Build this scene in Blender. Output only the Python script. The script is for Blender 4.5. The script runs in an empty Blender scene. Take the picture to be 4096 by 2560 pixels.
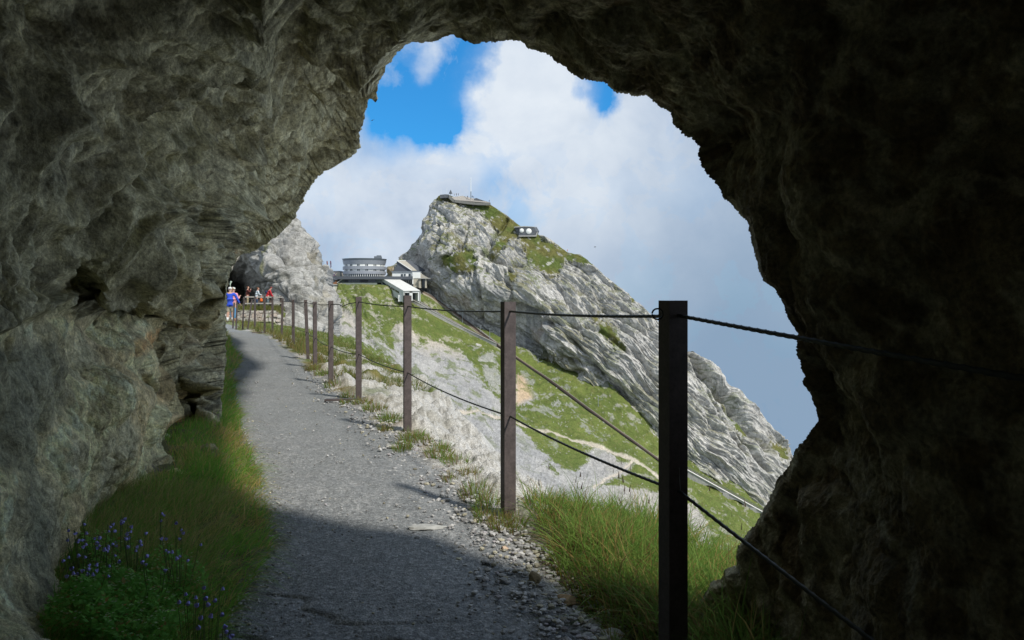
import bpy, math, random
import numpy as np
from mathutils import Vector, Matrix
sc = bpy.context.scene
C = sc.collection
F = 3153.0; HY = 1195.0; CX = 2048.0; EYE = 1.15
rad = math.radians
# ---------------------------------------------------------------- camera
cam = bpy.data.cameras.new("camera"); co = bpy.data.objects.new("camera", cam); C.objects.link(co)
co.location = (0, 0, EYE); co.rotation_euler = (rad(90), 0, 0)
cam.sensor_width = 36; cam.lens = 36*F/4096; cam.shift_y = -85/4096
cam.clip_start = 0.05; cam.clip_end = 6000
sc.camera = co
# ---------------------------------------------------------------- render look
sc.view_settings.view_transform = 'Standard'; sc.view_settings.look = 'None'
sc.view_settings.exposure = 0.38; sc.view_settings.gamma = 1
sc.render.engine = 'CYCLES'
cy = sc.cycles
cy.max_bounces = 8; cy.diffuse_bounces = 5; cy.glossy_bounces = 2; cy.transmission_bounces = 2
cy.caustics_reflective = False; cy.caustics_refractive = False
cy.use_denoising = True
try: cy.denoiser = 'OPENIMAGEDENOISE'
except Exception: pass
cy.sample_clamp_indirect = 4
# ---------------------------------------------------------------- sun + sky
SUN = Vector((0.66, -0.70, 1.06)).normalized()      # towards the sun
sl = bpy.data.lights.new("sun", 'SUN'); so = bpy.data.objects.new("sun", sl); C.objects.link(so)
sl.energy = 3.2; sl.angle = rad(3.6); sl.color = (1.0, 0.955, 0.88)
so.rotation_euler = SUN.to_track_quat('Z', 'Y').to_euler(); so.location = (20, -20, 60)
EL = math.asin(SUN.z); AZ = math.atan2(SUN.x, SUN.y)
W = bpy.data.worlds.new("World"); sc.world = W; W.use_nodes = True
wn = W.node_tree.nodes; wl = W.node_tree.links; wn.clear()
def wnode(t, **k):
    n = wn.new(t)
    for a, b in k.items(): setattr(n, a, b)
    return n
def wmath(op, a, b=None, c=None, clamp=False):
    n = wn.new('ShaderNodeMath'); n.operation = op; n.use_clamp = clamp
    for i, v in enumerate((a, b, c)):
        if v is None: continue
        if isinstance(v, (int, float)): n.inputs[i].default_value = v
        else: wl.new(v, n.inputs[i])
    return n.outputs[0]
def wmix(f, a, b):
    n = wn.new('ShaderNodeMix'); n.data_type = 'RGBA'; n.clamp_factor = True
    if isinstance(f, (int, float)): n.inputs[0].default_value = f
    else: wl.new(f, n.inputs[0])
    for s, v in ((6, a), (7, b)):
        if isinstance(v, tuple): n.inputs[s].default_value = (*v, 1)
        else: wl.new(v, n.inputs[s])
    return n.outputs[2]
sky = wnode('ShaderNodeTexSky', sky_type='NISHITA'); sky.sun_disc = False
sky.sun_elevation = EL; sky.sun_rotation = AZ; sky.altitude = 2000; sky.air_density = 1.0; sky.dust_density = 0.4
tc = wnode('ShaderNodeTexCoord')
def noise(scale, detail, rough, dist=0.0, off=(0, 0, 0)):
    mp = wnode('ShaderNodeMapping'); mp.inputs['Location'].default_value = off
    wl.new(tc.outputs['Generated'], mp.inputs['Vector'])
    n = wnode('ShaderNodeTexNoise'); n.inputs['Scale'].default_value = scale; n.inputs['Detail'].default_value = detail
    n.inputs['Roughness'].default_value = rough; n.inputs['Distortion'].default_value = dist
    wl.new(mp.outputs[0], n.inputs['Vector']); return n
wv = noise(7, 6, 0.6)
sub = wnode('ShaderNodeVectorMath', operation='SUBTRACT'); wl.new(wv.outputs['Color'], sub.inputs[0]); sub.inputs[1].default_value = (.5, .5, .5)
scl = wnode('ShaderNodeVectorMath', operation='SCALE'); wl.new(sub.outputs[0], scl.inputs[0]); scl.inputs['Scale'].default_value = 0.12
wd = wnode('ShaderNodeVectorMath', operation='ADD'); wl.new(scl.outputs[0], wd.inputs[0]); wl.new(tc.outputs['Generated'], wd.inputs[1])
def pxdir(x, y):
    return Vector(((x-CX)/F, 1, (HY-y)/F)).normalized()
def blob(x, y, r, w):
    """soft round gap (w>0) seen in direction x,y with angular radius r"""
    n = wnode('ShaderNodeVectorMath', operation='DISTANCE'); wl.new(wd.outputs[0], n.inputs[0]); n.inputs[1].default_value = pxdir(x, y)
    m = wnode('ShaderNodeMapRange'); m.interpolation_type = 'SMOOTHERSTEP'
    m.inputs['From Min'].default_value = r/F*1.75; m.inputs['From Max'].default_value = r/F*0.0
    m.inputs['To Min'].default_value = 0; m.inputs['To Max'].default_value = w
    wl.new(n.outputs['Value'], m.inputs['Value']); return m.outputs[0]
gap = blob(1640, 300, 230, 0.85)
for a in ((1680, 450, 130, 0.8), (1570, 420, 110, .5), (1790, 440, 150, 0.7), (1740, 505, 75, 0.7), (1890, 215, 95, 0.75), (2360, 350, 110, 0.95), (2450, 395, 70, 0.8), (2265, 385, 50, 0.5), (2040, 845, 150, 0.28), (1985, 720, 80, .2), (1560, 560, 110, .3), (400, -900, 900, .9), (5000, -1500, 1300, .8)):
    gap = wmath('ADD', gap, blob(*a))
wisp = noise(16, 8, 0.62, 0.4, (3, 1, 0))
wsp = wmath('MULTIPLY', wmath('SUBTRACT', wisp.outputs['Fac'], 0.50), 2.1)
gap = wmath('SUBTRACT', gap, wmath('MAXIMUM', wsp, -.06), clamp=True)
gap = wmath('SUBTRACT', gap, blob(1690, 230, 55, .55), clamp=True)
gap = wmath('SUBTRACT', gap, blob(2130, 330, 190, 1.0), clamp=True)
gap = wmath('MULTIPLY', gap, 1.0, clamp=True)
big = noise(5.5, 7, 0.58, 0.2, (1.3, 0, 2.2))
mr = wnode('ShaderNodeMapRange'); wl.new(big.outputs['Fac'], mr.inputs['Value']); mr.inputs['From Min'].default_value = .34; mr.inputs['From Max'].default_value = .68
cloud = wmix(mr.outputs[0], (3.3, 4.1, 5.35), (5.35, 5.95, 6.75))
white = wmath('ADD', blob(2180, 560, 420, .75), blob(1500, 720, 300, .55), clamp=True)
white = wmath('MULTIPLY', white, wmath('ADD', mr.outputs[0], .35), clamp=True)
cloud = wmix(white, cloud, (6.4, 6.85, 7.3))
dk = wmath('ADD', blob(3080, 1450, 760, .95), blob(2700, 2600, 900, .5), clamp=True)
cloud = wmix(dk, cloud, (2.0, 2.85, 3.95))
bl = wnode('ShaderNodeMix', data_type='RGBA', blend_type='MULTIPLY'); bl.inputs[0].default_value = 1
wl.new(sky.outputs[0], bl.inputs[6]); bl.inputs[7].default_value = (0.35, 1.35, 1.75, 1)
skyc = wmix(0.6, bl.outputs[2], (0.18, 1.45, 4.2))
final = wmix(gap, cloud, skyc)
bg = wnode('ShaderNodeBackground'); bg.inputs['Strength'].default_value = 0.1
wl.new(final, bg.inputs['Color'])
wo = wnode('ShaderNodeOutputWorld'); wl.new(bg.outputs[0], wo.inputs[0])

# ================================================================= helpers
rng = np.random.default_rng(7)
_perm = np.random.default_rng(3).permutation(256).astype(np.int32); _perm = np.concatenate([_perm, _perm])
_g = np.random.default_rng(5).normal(size=(256, 3)).astype(np.float32); _g /= np.linalg.norm(_g, axis=1, keepdims=True)
_r3 = np.random.default_rng(11).random((256, 3)).astype(np.float32)
_r4 = np.random.default_rng(12).random((256, 4)).astype(np.float32)
def _hash(ix, iy, iz):
    return _perm[(_perm[(_perm[ix & 255]+iy) & 255]+iz) & 255]
def pn(P):
    P = np.asarray(P, np.float32); I = np.floor(P).astype(np.int32); f = P-I
    u = f*f*f*(f*(f*6-15)+10); out = 0
    for a in (0, 1):
        for b in (0, 1):
            for c in (0, 1):
                g = _g[_hash(I[:, 0]+a, I[:, 1]+b, I[:, 2]+c)]
                d = g[:, 0]*(f[:, 0]-a)+g[:, 1]*(f[:, 1]-b)+g[:, 2]*(f[:, 2]-c)
                w = (u[:, 0] if a else 1-u[:, 0])*(u[:, 1] if b else 1-u[:, 1])*(u[:, 2] if c else 1-u[:, 2])
                out = out+w*d
    return out*1.5
def fbm(P, o=4, gain=.5, lac=2.03):
    s = 0; a = 1; P = np.asarray(P, np.float32)
    for i in range(o):
        s = s+a*pn(P+i*17.3); P = P*lac; a *= gain
    return s
def ridge(P, o=4, gain=.5, lac=2.07):
    s = 0; a = 1; P = np.asarray(P, np.float32)
    for i in range(o):
        s = s+a*(1-2*np.abs(pn(P+i*9.1))); P = P*lac; a *= gain
    return s
def cell(P):
    """nearest feature point: (distance, second distance, 4 randoms of the cell, offset)"""
    P = np.asarray(P, np.float32); I = np.floor(P).astype(np.int32); f = P-I
    n = len(P); d1 = np.full(n, 9, np.float32); d2 = np.full(n, 9, np.float32)
    hid = np.zeros(n, np.int32); off = np.zeros((n, 3), np.float32)
    for a in (-1, 0, 1):
        for b in (-1, 0, 1):
            for c in (-1, 0, 1):
                h = _hash(I[:, 0]+a, I[:, 1]+b, I[:, 2]+c)
                v = f-(_r3[h]*.8+.1+np.array([a, b, c], np.float32))
                d = np.sqrt((v*v).sum(1)); m = d < d1
                d2 = np.where(m, d1, np.minimum(d2, d)); d1 = np.where(m, d, d1)
                hid = np.where(m, h, hid); off[m] = v[m]
    return d1, d2, _r4[hid], off
def facet(P, tilt=1.0, w=.2):
    """broken-rock relief: each cell is a tilted plane at its own height, ~[-1,1]"""
    d1, d2, r, off = cell(P)
    return ss(0, w, d2-d1)*((r[:, 0]*2-1)*.6+tilt*((r[:, 1]-.5)*off[:, 0]+(r[:, 2]-.5)*off[:, 1]+(r[:, 3]-.5)*off[:, 2])*2), d2-d1, r
def chunk(P, tilt=1.0, b=1.0):
    """upper hull of tilted caps round random points: blocks that meet in sharp creases"""
    P = np.asarray(P, np.float32); I = np.floor(P).astype(np.int32); f = P-I; n = len(P)
    h1 = np.full(n, -9, np.float32); h2 = h1.copy(); hid = np.zeros(n, np.int32)
    for a in (-1, 0, 1):
        for b_ in (-1, 0, 1):
            for c in (-1, 0, 1):
                h = _hash(I[:, 0]+a, I[:, 1]+b_, I[:, 2]+c); v = f-(_r3[h]*.8+.1+np.array([a, b_, c], np.float32)); r = _r4[h]
                t = (r[:, 0]-.5)*.8+tilt*((r[:, 1]-.5)*v[:, 0]+(r[:, 2]-.5)*v[:, 1]+(r[:, 3]-.5)*v[:, 2])-b*(v*v).sum(1)
                m = t > h1; h2 = np.where(m, h1, np.maximum(h2, t)); h1 = np.where(m, t, h1); hid = np.where(m, h, hid)
    return h1, h1-h2, _r4[hid]
def ss(a, b, x):
    t = np.clip((x-a)/(b-a), 0, 1); return t*t*(3-2*t)
def rbf(pts, vals, Q, s=1000.0, lam=1e-6):
    pts = np.asarray(pts, float)/s; Q = np.asarray(Q, float)/s; n = len(pts)
    def k(r2): return np.where(r2 > 1e-12, .5*r2*np.log(np.maximum(r2, 1e-12)), 0)
    A = np.zeros((n+3, n+3)); r2 = ((pts[:, None]-pts[None])**2).sum(2)
    A[:n, :n] = k(r2)+lam*np.eye(n); A[:n, n] = 1; A[:n, n+1:] = pts; A[n, :n] = 1; A[n+1:, :n] = pts.T
    w = np.linalg.solve(A, np.concatenate([vals, [0, 0, 0]]))
    out = np.empty(len(Q))
    for i in range(0, len(Q), 60000):
        q = Q[i:i+60000]; r2 = ((q[:, None]-pts[None])**2).sum(2)
        out[i:i+60000] = k(r2)@w[:n]+w[n]+q@w[n+1:]
    return out
def wp(x, y, D):
    """the place at distance D that the eye sees in direction x,y (used to survey positions)"""
    x = np.asarray(x, float); y = np.asarray(y, float); D = np.asarray(D, float)
    return np.stack([(x-CX)/F*D, D+0*x, EYE+(HY-y)/F*D], -1)
def V(x, y, D): return Vector(wp(x, y, D))
def inpoly(x, y, poly):
    poly = np.asarray(poly, float); ins = np.zeros(x.shape, bool); j = len(poly)-1
    for i in range(len(poly)):
        xi, yi = poly[i]; xj, yj = poly[j]
        if yi != yj:
            ins ^= ((yi > y) != (yj > y)) & (x < (xj-xi)*(y-yi)/(yj-yi)+xi)
        j = i
    return ins
def segd(x, y, pts):
    d = np.full(x.shape, 1e9)
    for (ax, ay), (bx, by) in zip(pts[:-1], pts[1:]):
        vx, vy = bx-ax, by-ay; t = np.clip(((x-ax)*vx+(y-ay)*vy)/(vx*vx+vy*vy), 0, 1)
        d = np.minimum(d, np.hypot(x-ax-t*vx, y-ay-t*vy))
    return d
def pmask(x, y, poly, soft=6):
    """0..1 mask of a polygon with a soft edge"""
    p = list(poly)+[poly[0]]; d = segd(x, y, p); s = np.where(inpoly(x, y, poly), d, -d)
    return np.clip(.5+s/(2*soft), 0, 1)
def mixc(c, t, col):
    t = np.clip(t, 0, 1)[:, None]; return c*(1-t)+np.asarray(col, float)*t
# ---- materials
def mat(name, col=(.5, .5, .5), rough=.8, metal=0, bump=None, var=None, attr=None, spec=.3, sss=None):
    """bump: list of (kind, scale, strength, distance); var: (scale, amount); attr: colour attribute"""
    m = bpy.data.materials.new(name); m.use_nodes = True; nt = m.node_tree; N = nt.nodes; L = nt.links
    b = N['Principled BSDF']; b.inputs['Roughness'].default_value = rough; b.inputs['Metallic'].default_value = metal
    b.inputs['Specular IOR Level'].default_value = spec
    t = N.new('ShaderNodeTexCoord').outputs['Object']
    if attr:
        a = N.new('ShaderNodeAttribute'); a.attribute_name = attr; cs = a.outputs['Color']
    else:
        a = N.new('ShaderNodeRGB'); a.outputs[0].default_value = (*col, 1); cs = a.outputs[0]
    for vs, va in (var or []):
        n = N.new('ShaderNodeTexNoise'); n.inputs['Scale'].default_value = vs; n.inputs['Detail'].default_value = 8; n.inputs['Roughness'].default_value = .72
        L.new(t, n.inputs['Vector'])
        r = N.new('ShaderNodeMapRange'); r.inputs['From Min'].default_value = .36; r.inputs['From Max'].default_value = .64
        r.inputs['To Min'].default_value = 1-va; r.inputs['To Max'].default_value = 1+va; L.new(n.outputs['Fac'], r.inputs['Value'])
        x = N.new('ShaderNodeVectorMath'); x.operation = 'SCALE'; L.new(cs, x.inputs[0]); L.new(r.outputs[0], x.inputs['Scale']); cs = x.outputs[0]
    L.new(cs, b.inputs['Base Color'])
    last = None
    for kind, s, st, dist in (bump or []):
        if kind == 'n':
            n = N.new('ShaderNodeTexNoise'); n.inputs['Scale'].default_value = s; n.inputs['Detail'].default_value = 8; n.inputs['Roughness'].default_value = .65; o = n.outputs['Fac']
        else:
            n = N.new('ShaderNodeTexVoronoi'); n.inputs['Scale'].default_value = s; o = n.outputs['Distance']
        L.new(t, n.inputs['Vector'])
        bp = N.new('ShaderNodeBump'); bp.inputs['Strength'].default_value = st; bp.inputs['Distance'].default_value = dist
        L.new(o, bp.inputs['Height'])
        if last: L.new(last, bp.inputs['Normal'])
        last = bp.outputs[0]
    if last: L.new(last, b.inputs['Normal'])
    if sss:
        tr = N.new('ShaderNodeBsdfTranslucent'); L.new(cs, tr.inputs['Color'])
        mx = N.new('ShaderNodeMixShader'); mx.inputs[0].default_value = sss
        L.new(b.outputs[0], mx.inputs[1]); L.new(tr.outputs[0], mx.inputs[2]); L.new(mx.outputs[0], N['Material Output'].inputs['Surface'])
    return m
# ---- objects
def tag(o, label=None, cat=None, group=None, kind=None):
    if label: o['label'] = label
    if cat: o['category'] = cat
    if group: o['group'] = group
    if kind: o['kind'] = kind
    return o
def empty(name, loc, label, cat, group=None, rz=0):
    o = bpy.data.objects.new(name, None); C.objects.link(o); o.location = loc; o.rotation_euler = (0, 0, rz)
    return tag(o, label, cat, group)
def mesh_np(name, co_, faces, m, parent=None, smooth=True, col=None, loops=None):
    """co_ (n,3); faces (k,4) or (k,3) int array"""
    me = bpy.data.meshes.new(name); n = len(co_); k, s = faces.shape
    me.vertices.add(n); me.vertices.foreach_set('co', np.asarray(co_, np.float32).ravel())
    me.loops.add(k*s); me.loops.foreach_set('vertex_index', faces.astype(np.int32).ravel())
    me.polygons.add(k); me.polygons.foreach_set('loop_start', np.arange(0, k*s, s, dtype=np.int32))
    me.polygons.foreach_set('use_smooth', np.full(k, smooth))
    me.update(calc_edges=True); me.validate()
    if col is not None:
        a = me.color_attributes.new('Col', 'FLOAT_COLOR', 'POINT')
        c4 = np.ones((n, 4), np.float32); c4[:, :3] = np.clip(col, 0, 1); a.data.foreach_set('color', c4.ravel())
    me.materials.append(m)
    o = bpy.data.objects.new(name, me); C.objects.link(o)
    if parent: o.parent = parent
    return o
def gridf(nr, nc):
    i = np.arange(nr-1)[:, None]*nc+np.arange(nc-1)[None]
    return np.stack([i, i+1, i+nc+1, i+nc], -1).reshape(-1, 4)
def grid_normals(P, nr, nc, toward=None):
    G = P.reshape(nr, nc, 3); du = np.gradient(G, axis=1); dv = np.gradient(G, axis=0)
    n = np.cross(du, dv).reshape(-1, 3); n /= np.maximum(np.linalg.norm(n, axis=1, keepdims=True), 1e-9)
    if toward is not None:
        s = np.sign(((toward-P)*n).sum(1)); s[s == 0] = 1; n *= s[:, None]
    return n
class MB:
    """collects boxes, bars, tubes and polygons into one mesh"""
    def __init__(s): s.v = []; s.f = []
    def add(s, vs, fs):
        b = len(s.v); s.v += [tuple(v) for v in vs]; s.f += [tuple(i+b for i in f) for f in fs]; return s
    def box(s, c, d, rz=0, M=None):
        R = Matrix.Rotation(rz, 3, 'Z') if M is None else M; c = Vector(c); vs = []
        for z in (-1, 1):
            for x, y in ((-1, -1), (1, -1), (1, 1), (-1, 1)): vs.append(c+R@Vector((x*d[0]/2, y*d[1]/2, z*d[2]/2)))
        return s.add(vs, [(3, 2, 1, 0), (4, 5, 6, 7), (0, 1, 5, 4), (1, 2, 6, 5), (2, 3, 7, 6), (3, 0, 4, 7)])
    def hexa(s, b, t):
        """4 bottom corners, 4 top corners"""
        return s.add(list(b)+list(t), [(3, 2, 1, 0), (4, 5, 6, 7), (0, 1, 5, 4), (1, 2, 6, 5), (2, 3, 7, 6), (3, 0, 4, 7)])
    def bar(s, a, b, w, h=None):
        a = Vector(a); b = Vector(b); h = h or w; d = (b-a); q = d.to_track_quat('Z', 'Y').to_matrix()
        return s.box((a+b)/2, (w, h, d.length), M=q)
    def prism(s, poly, vec):
        n = len(poly); vec = Vector(vec); vs = [Vector(p) for p in poly]+[Vector(p)+vec for p in poly]
        return s.add(vs, [tuple(range(n))[::-1], tuple(range(n, 2*n))]+[(i, (i+1) % n, (i+1) % n+n, i+n) for i in range(n)])
    def tube(s, pts, r, k=6, caps=True):
        pts = [Vector(p) for p in pts]; rs = r if isinstance(r, (list, tuple)) else [r]*len(pts); vs = []
        for i, p in enumerate(pts):
            d = (pts[min(i+1, len(pts)-1)]-pts[max(i-1, 0)]).normalized()
            ux = d.cross(Vector((0, 0, 1)))
            if ux.length < .05: ux = d.cross(Vector((0, 1, 0)))
            ux.normalize(); uy = d.cross(ux)
            for j in range(k):
                a = 2*math.pi*j/k; vs.append(p+rs[i]*(math.cos(a)*ux+math.sin(a)*uy))
        fs = [(i*k+j, i*k+(j+1) % k, (i+1)*k+(j+1) % k, (i+1)*k+j) for i in range(len(pts)-1) for j in range(k)]
        if caps: fs += [tuple(range(k))[::-1], tuple((len(pts)-1)*k+j for j in range(k))]
        return s.add(vs, fs)
    def lathe(s, c, prof, k=24, a0=0, a1=2*math.pi, axis='Z'):
        full = abs(a1-a0-2*math.pi) < 1e-6; n = k if full else k+1; vs = []; c = Vector(c)
        for r, z in prof:
            for j in range(n):
                a = a0+(a1-a0)*j/k; p = Vector((r*math.cos(a), r*math.sin(a), z))
                if axis == 'Y': p = Vector((p.x, -p.z, p.y))
                vs.append(c+p)
        fs = [(i*n+j, i*n+(j+1) % n, (i+1)*n+(j+1) % n, (i+1)*n+j) for i in range(len(prof)-1) for j in range(k)]
        return s.add(vs, fs)
    def build(s, name, m, parent=None, smooth=False, org=None):
        me = bpy.data.meshes.new(name); o3 = Vector(org) if org is not None else (parent.location if parent else Vector((0, 0, 0)))
        me.from_pydata([Vector(v)-o3 for v in s.v], [], s.f); me.update()
        if smooth: me.polygons.foreach_set('use_smooth', [True]*len(me.polygons))
        me.materials.append(m); o = bpy.data.objects.new(name, me); C.objects.link(o)
        if parent: o.parent = parent
        else: o.location = o3
        return o
# materials
M = {}
M['far_rock'] = mat('limestone_mountain', rough=.95, attr='Col', var=[(.35, .28), (1.3, .25)], bump=[('n', .5, .9, .9), ('n', 1.6, .7, .3)], spec=.1)
M['far_hill'] = mat('alpine_meadow_and_scree', rough=.95, attr='Col', var=[(.25, .16), (1.6, .28)], bump=[('n', .8, .8, .5), ('n', 2.2, .6, .2)], spec=.1)
M['bluff'] = mat('pale_limestone', rough=.95, attr='Col', var=[(2, .3), (9, .25)], bump=[('n', 3, 1, .22), ('n', 14, .8, .05)], spec=.1)
M['cave'] = mat('weathered_cave_rock', rough=.85, attr='Col', var=[(5, .35), (19, .42), (75, .35)], bump=[('n', 14, .9, .05), ('n', 60, .8, .012)], spec=.25)
M['grass'] = mat('grass_blades', rough=.6, attr='Col', sss=.55, spec=.2)
M['stone'] = mat('loose_stone', col=(.42, .40, .36), rough=.9, attr='Col', bump=[('n', 40, .6, .01)], spec=.2)
M['post'] = mat('brown_painted_steel', col=(.088, .070, .066), rough=.55, var=[(14, .25), (90, .2)], bump=[('n', 120, .25, .001)], spec=.4)
M['cable'] = mat('dark_steel_cable', col=(.05, .055, .045), rough=.5, metal=.4, var=[(40, .3)], spec=.4)
def flat(name, col, rough=.8, metal=0, spec=.3, var=None): return mat(name, col, rough, metal, var=var, spec=spec)
# ================================================================= the far mountain
EYEP = np.array([0, 0, EYE])
GREEN = np.array([.095, .125, .034]); GREEN2 = np.array([.15, .155, .045]); OLIVE = np.array([.135, .130, .045])
def mountain():
    sil = np.array([(1500, 1190), (1530, 1135), (1560, 1078), (1600, 1032), (1640, 992), (1668, 955), (1690, 925), (1702, 880), (1715, 838), (1735, 802), (1757, 782), (1790, 778), (1830, 792), (1880, 800), (1960, 815), (2000, 843), (2050, 880), (2100, 918), (2150, 938), (2200, 955), (2240, 985), (2270, 1008), (2320, 1020), (2350, 1040), (2400, 1085), (2450, 1128), (2500, 1165), (2560, 1218), (2620, 1272), (2700, 1345), (2755, 1385), (2850, 1450), (2950, 1540), (3030, 1630), (3090, 1722), (3140, 1760), (3185, 1835), (3300, 1930), (3600, 2250)], float)
    bot = np.array([(1500, 1240), (1600, 1240), (1690, 1215), (1870, 1335), (1990, 1410), (2080, 1450), (2180, 1510), (2300, 1550), (2420, 1600), (2560, 1730), (2660, 1850), (2780, 1930), (2950, 2020), (3050, 2090), (3300, 2260), (3600, 2500)], float)
    cp = [(1500, 1190, 575), (1560, 1078, 560), (1640, 992, 540), (1700, 890, 522), (1757, 782, 516), (1860, 798, 514), (1960, 815, 512), (2100, 918, 506), (2150, 945, 502), (2350, 1040, 490), (2560, 1218, 472), (2755, 1385, 456), (2950, 1540, 444), (3090, 1722, 434), (3185, 1835, 427), (3600, 2250, 410),
          (1600, 1180, 548), (1660, 1130, 528), (1690, 1000, 512), (1730, 950, 500), (1780, 1050, 494), (1800, 1150, 493), (1700, 1230, 520), (1760, 1275, 511), (1850, 900, 502), (1950, 1000, 491), (1850, 1135, 484), (1900, 1165, 480), (2000, 1170, 473), (1850, 1310, 505), (1920, 1340, 500), (1990, 1400, 496), (2080, 1190, 468), (2100, 1330, 487), (2080, 1270, 481), (2190, 1330, 464), (2120, 1410, 486), (2200, 1430, 474), (2250, 1400, 462), (2180, 1500, 474),
          (2200, 1100, 482), (2300, 1200, 472), (2400, 1300, 460), (2300, 1400, 456), (2450, 1480, 446), (2420, 1580, 450), (2600, 1450, 448), (2560, 1700, 432), (2700, 1600, 436), (2700, 1870, 420), (2850, 1750, 420), (2950, 1900, 408), (3050, 2060, 399), (3050, 1800, 419), (3300, 2200, 396), (3600, 2480, 388)]
    cp = np.array(cp, float)
    nc, nr, nb = 880, 360, 14
    u = np.interp(np.arange(nc)/(nc-1), [0, .9, 1], [1500, 3230, 3600])
    vs_ = np.interp(u, sil[:, 0], sil[:, 1]); vb = np.interp(u, bot[:, 0], bot[:, 1])
    # craggy crest
    cr = fbm(np.stack([u*.02, u*0, u*0+3], 1), 5, .6)*np.interp(u, [1500, 1700, 1760, 1960, 2300, 2700, 3200], [9, 9, 2, 2, 4, 8, 9])
    vs_ = vs_+cr
    t = np.linspace(0, 1, nr)[:, None]
    U = np.broadcast_to(u, (nr, nc)); Vv = vs_[None]+(vb-vs_)[None]*t
    x = U.ravel(); y = Vv.ravel()
    D = 1/rbf(cp[:, :2], 1/cp[:, 2], np.stack([x, y], 1))
    P = wp(x, y, D); n = grid_normals(P, nr, nc, EYEP)
    n[:, 1] -= .3; n /= np.linalg.norm(n, axis=1, keepdims=True)
    # bedding runs down to the right; coordinates along and across it, in metres
    ca, sa = math.cos(rad(41)), math.sin(rad(41))
    a = P[:, 0]*ca-P[:, 2]*sa; b = P[:, 0]*sa+P[:, 2]*ca; dep = P[:, 1]
    st = ss(-60, 35, P[:, 0]-(-P[:, 2])*.0)        # strength of the bedding: weak at the summit, strong on the shoulder
    Q = np.stack([a, b, dep], 1)
    wq = np.stack([fbm(Q*.03+5, 3), fbm(Q*.03+25, 3), fbm(Q*.03+45, 3)], 1)
    Qw = Q+wq*3.5
    bed = ridge(Qw*[.009, .10, .03], 4, .55)
    bed2 = ridge(Qw*[.03, .34, .1]+7, 3, .55)
    iso = ridge(Qw*.045+3, 4, .55); iso2 = fbm(Qw*.16+9, 4, .6)
    f1, e1, r1 = chunk((Qw*[.38, 1.5, .8])*.11, 1.4, .9); f2, e2, r2 = chunk((Q*[.4, 1.5, .8])*.36+3, 1.6, .8); f1 = f1+.25; f2 = f2+.25; 
    vr = ridge(np.stack([P[:, 0]*.09, P[:, 2]*.022, dep*.05], 1)+wq*.5, 4, .55)      # vertical ribs on the steep summit face
    disp = st*(bed*3.6+bed2*1.0)+(1-st)*(iso*2.4+vr*2.0)+iso2*.7+f1*5.0+f2*1.5
    gx = P[:, 0]; 
    # grass on ledges and on the upper ridge
    jx = x+14*fbm(Q*.12, 4, .65)+8*fbm(Q*.5+4, 3, .65); jy = y+14*fbm(Q*.12+70, 4, .65)+8*fbm(Q*.5+34, 3, .65)
    gp = np.zeros(len(x))
    for poly in ([(1757, 775), (1830, 785), (1960, 808), (2110, 925), (2060, 905), (2160, 940), (2170, 965), (2250, 990), (2330, 1015), (2460, 1120), (2480, 1160), (2380, 1060), (2300, 1040), (2250, 1050), (2230, 1100), (2190, 1100), (2110, 1040), (2085, 950), (2015, 940), (1960, 905), (1930, 850), (1860, 818), (1800, 805), (1760, 800)],
                 [(1770, 1025), (1860, 990), (1900, 1010), (1890, 1080), (1790, 1085), (1765, 1060)], [(1990, 960), (2010, 880), (2050, 900), (2040, 960), (1980, 1030), (1960, 1000)], [(2030, 1090), (2070, 1090), (2060, 1130), (2030, 1120)],
                 [(2880, 1580), (2900, 1590), (2990, 1740), (2960, 1750)], [(3070, 1750), (3150, 1790), (3160, 1840), (3110, 1830)], [(2370, 1260), (2450, 1310), (2500, 1400), (2470, 1400), (2400, 1320)], [(2500, 1160), (2560, 1200), (2540, 1215)], [(2060, 1440), (2200, 1430), (2260, 1480), (2200, 1500), (2080, 1480)]):
        gp = np.maximum(gp, pmask(jx, jy, poly, 9))
    band = pmask(jx, jy, [(2230, 1330), (2300, 1330), (2560, 1620), (2540, 1660), (2380, 1480)], 9)*.55
    flat_ = P+n*disp[:, None]; nn = grid_normals(flat_, nr, nc, EYEP)
    led = ss(.34, .56, nn[:, 2]*.8+.42*fbm(Q*.06+50, 5, .6)+np.interp(x, [1700, 2300, 2700, 3200], [.04, .02, -.14, -.10]))
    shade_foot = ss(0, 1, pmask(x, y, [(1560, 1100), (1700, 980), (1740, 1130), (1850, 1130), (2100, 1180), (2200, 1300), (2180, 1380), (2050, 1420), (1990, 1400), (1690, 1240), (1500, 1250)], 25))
    g = np.clip(gp*1.5-ss(.35, .75, f2*.5+fbm(Q*.25, 3))*1.2, 0, 1)
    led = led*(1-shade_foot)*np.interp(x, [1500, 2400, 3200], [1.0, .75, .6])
    g = np.maximum(g, np.maximum(led*.9, band*ss(.4, .7, nn[:, 2]+.2*fbm(Q*.3+8, 3))))
    disp = disp-np.median(disp)*.9; dm = 0.0; disp = (disp-(disp-dm)*.85*ss(.1, .6, gp))*np.clip(1-.35*shade_foot, 0, 1)
    edge = ss(0, .03, np.broadcast_to(t, (nr, nc)).ravel()); disp = disp*(.25+.75*edge)
    # the caves and hollows under the overhangs, pressed into the wall
    for hx, hy, rx, ry, dp in ((2110, 1262, 75, 32, 9), (2150, 1245, 60, 14, 5), (2290, 1495, 60, 16, 6), (2900, 1560, 42, 60, 9), (2950, 1630, 40, 50, 7), (2520, 1130, 20, 12, 3), (2620, 1210, 22, 9, 3), (2140, 1400, 60, 22, 3), (2930, 2010, 30, 14, 4), (1930, 1010, 55, 12, 3.5), (2000, 1045, 60, 9, 4), (2790, 1480, 30, 30, 4)):
        q = ((x-hx)*.8+(y-hy)*.6)/rx if rx < ry*3 else (x-hx)/rx
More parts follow.
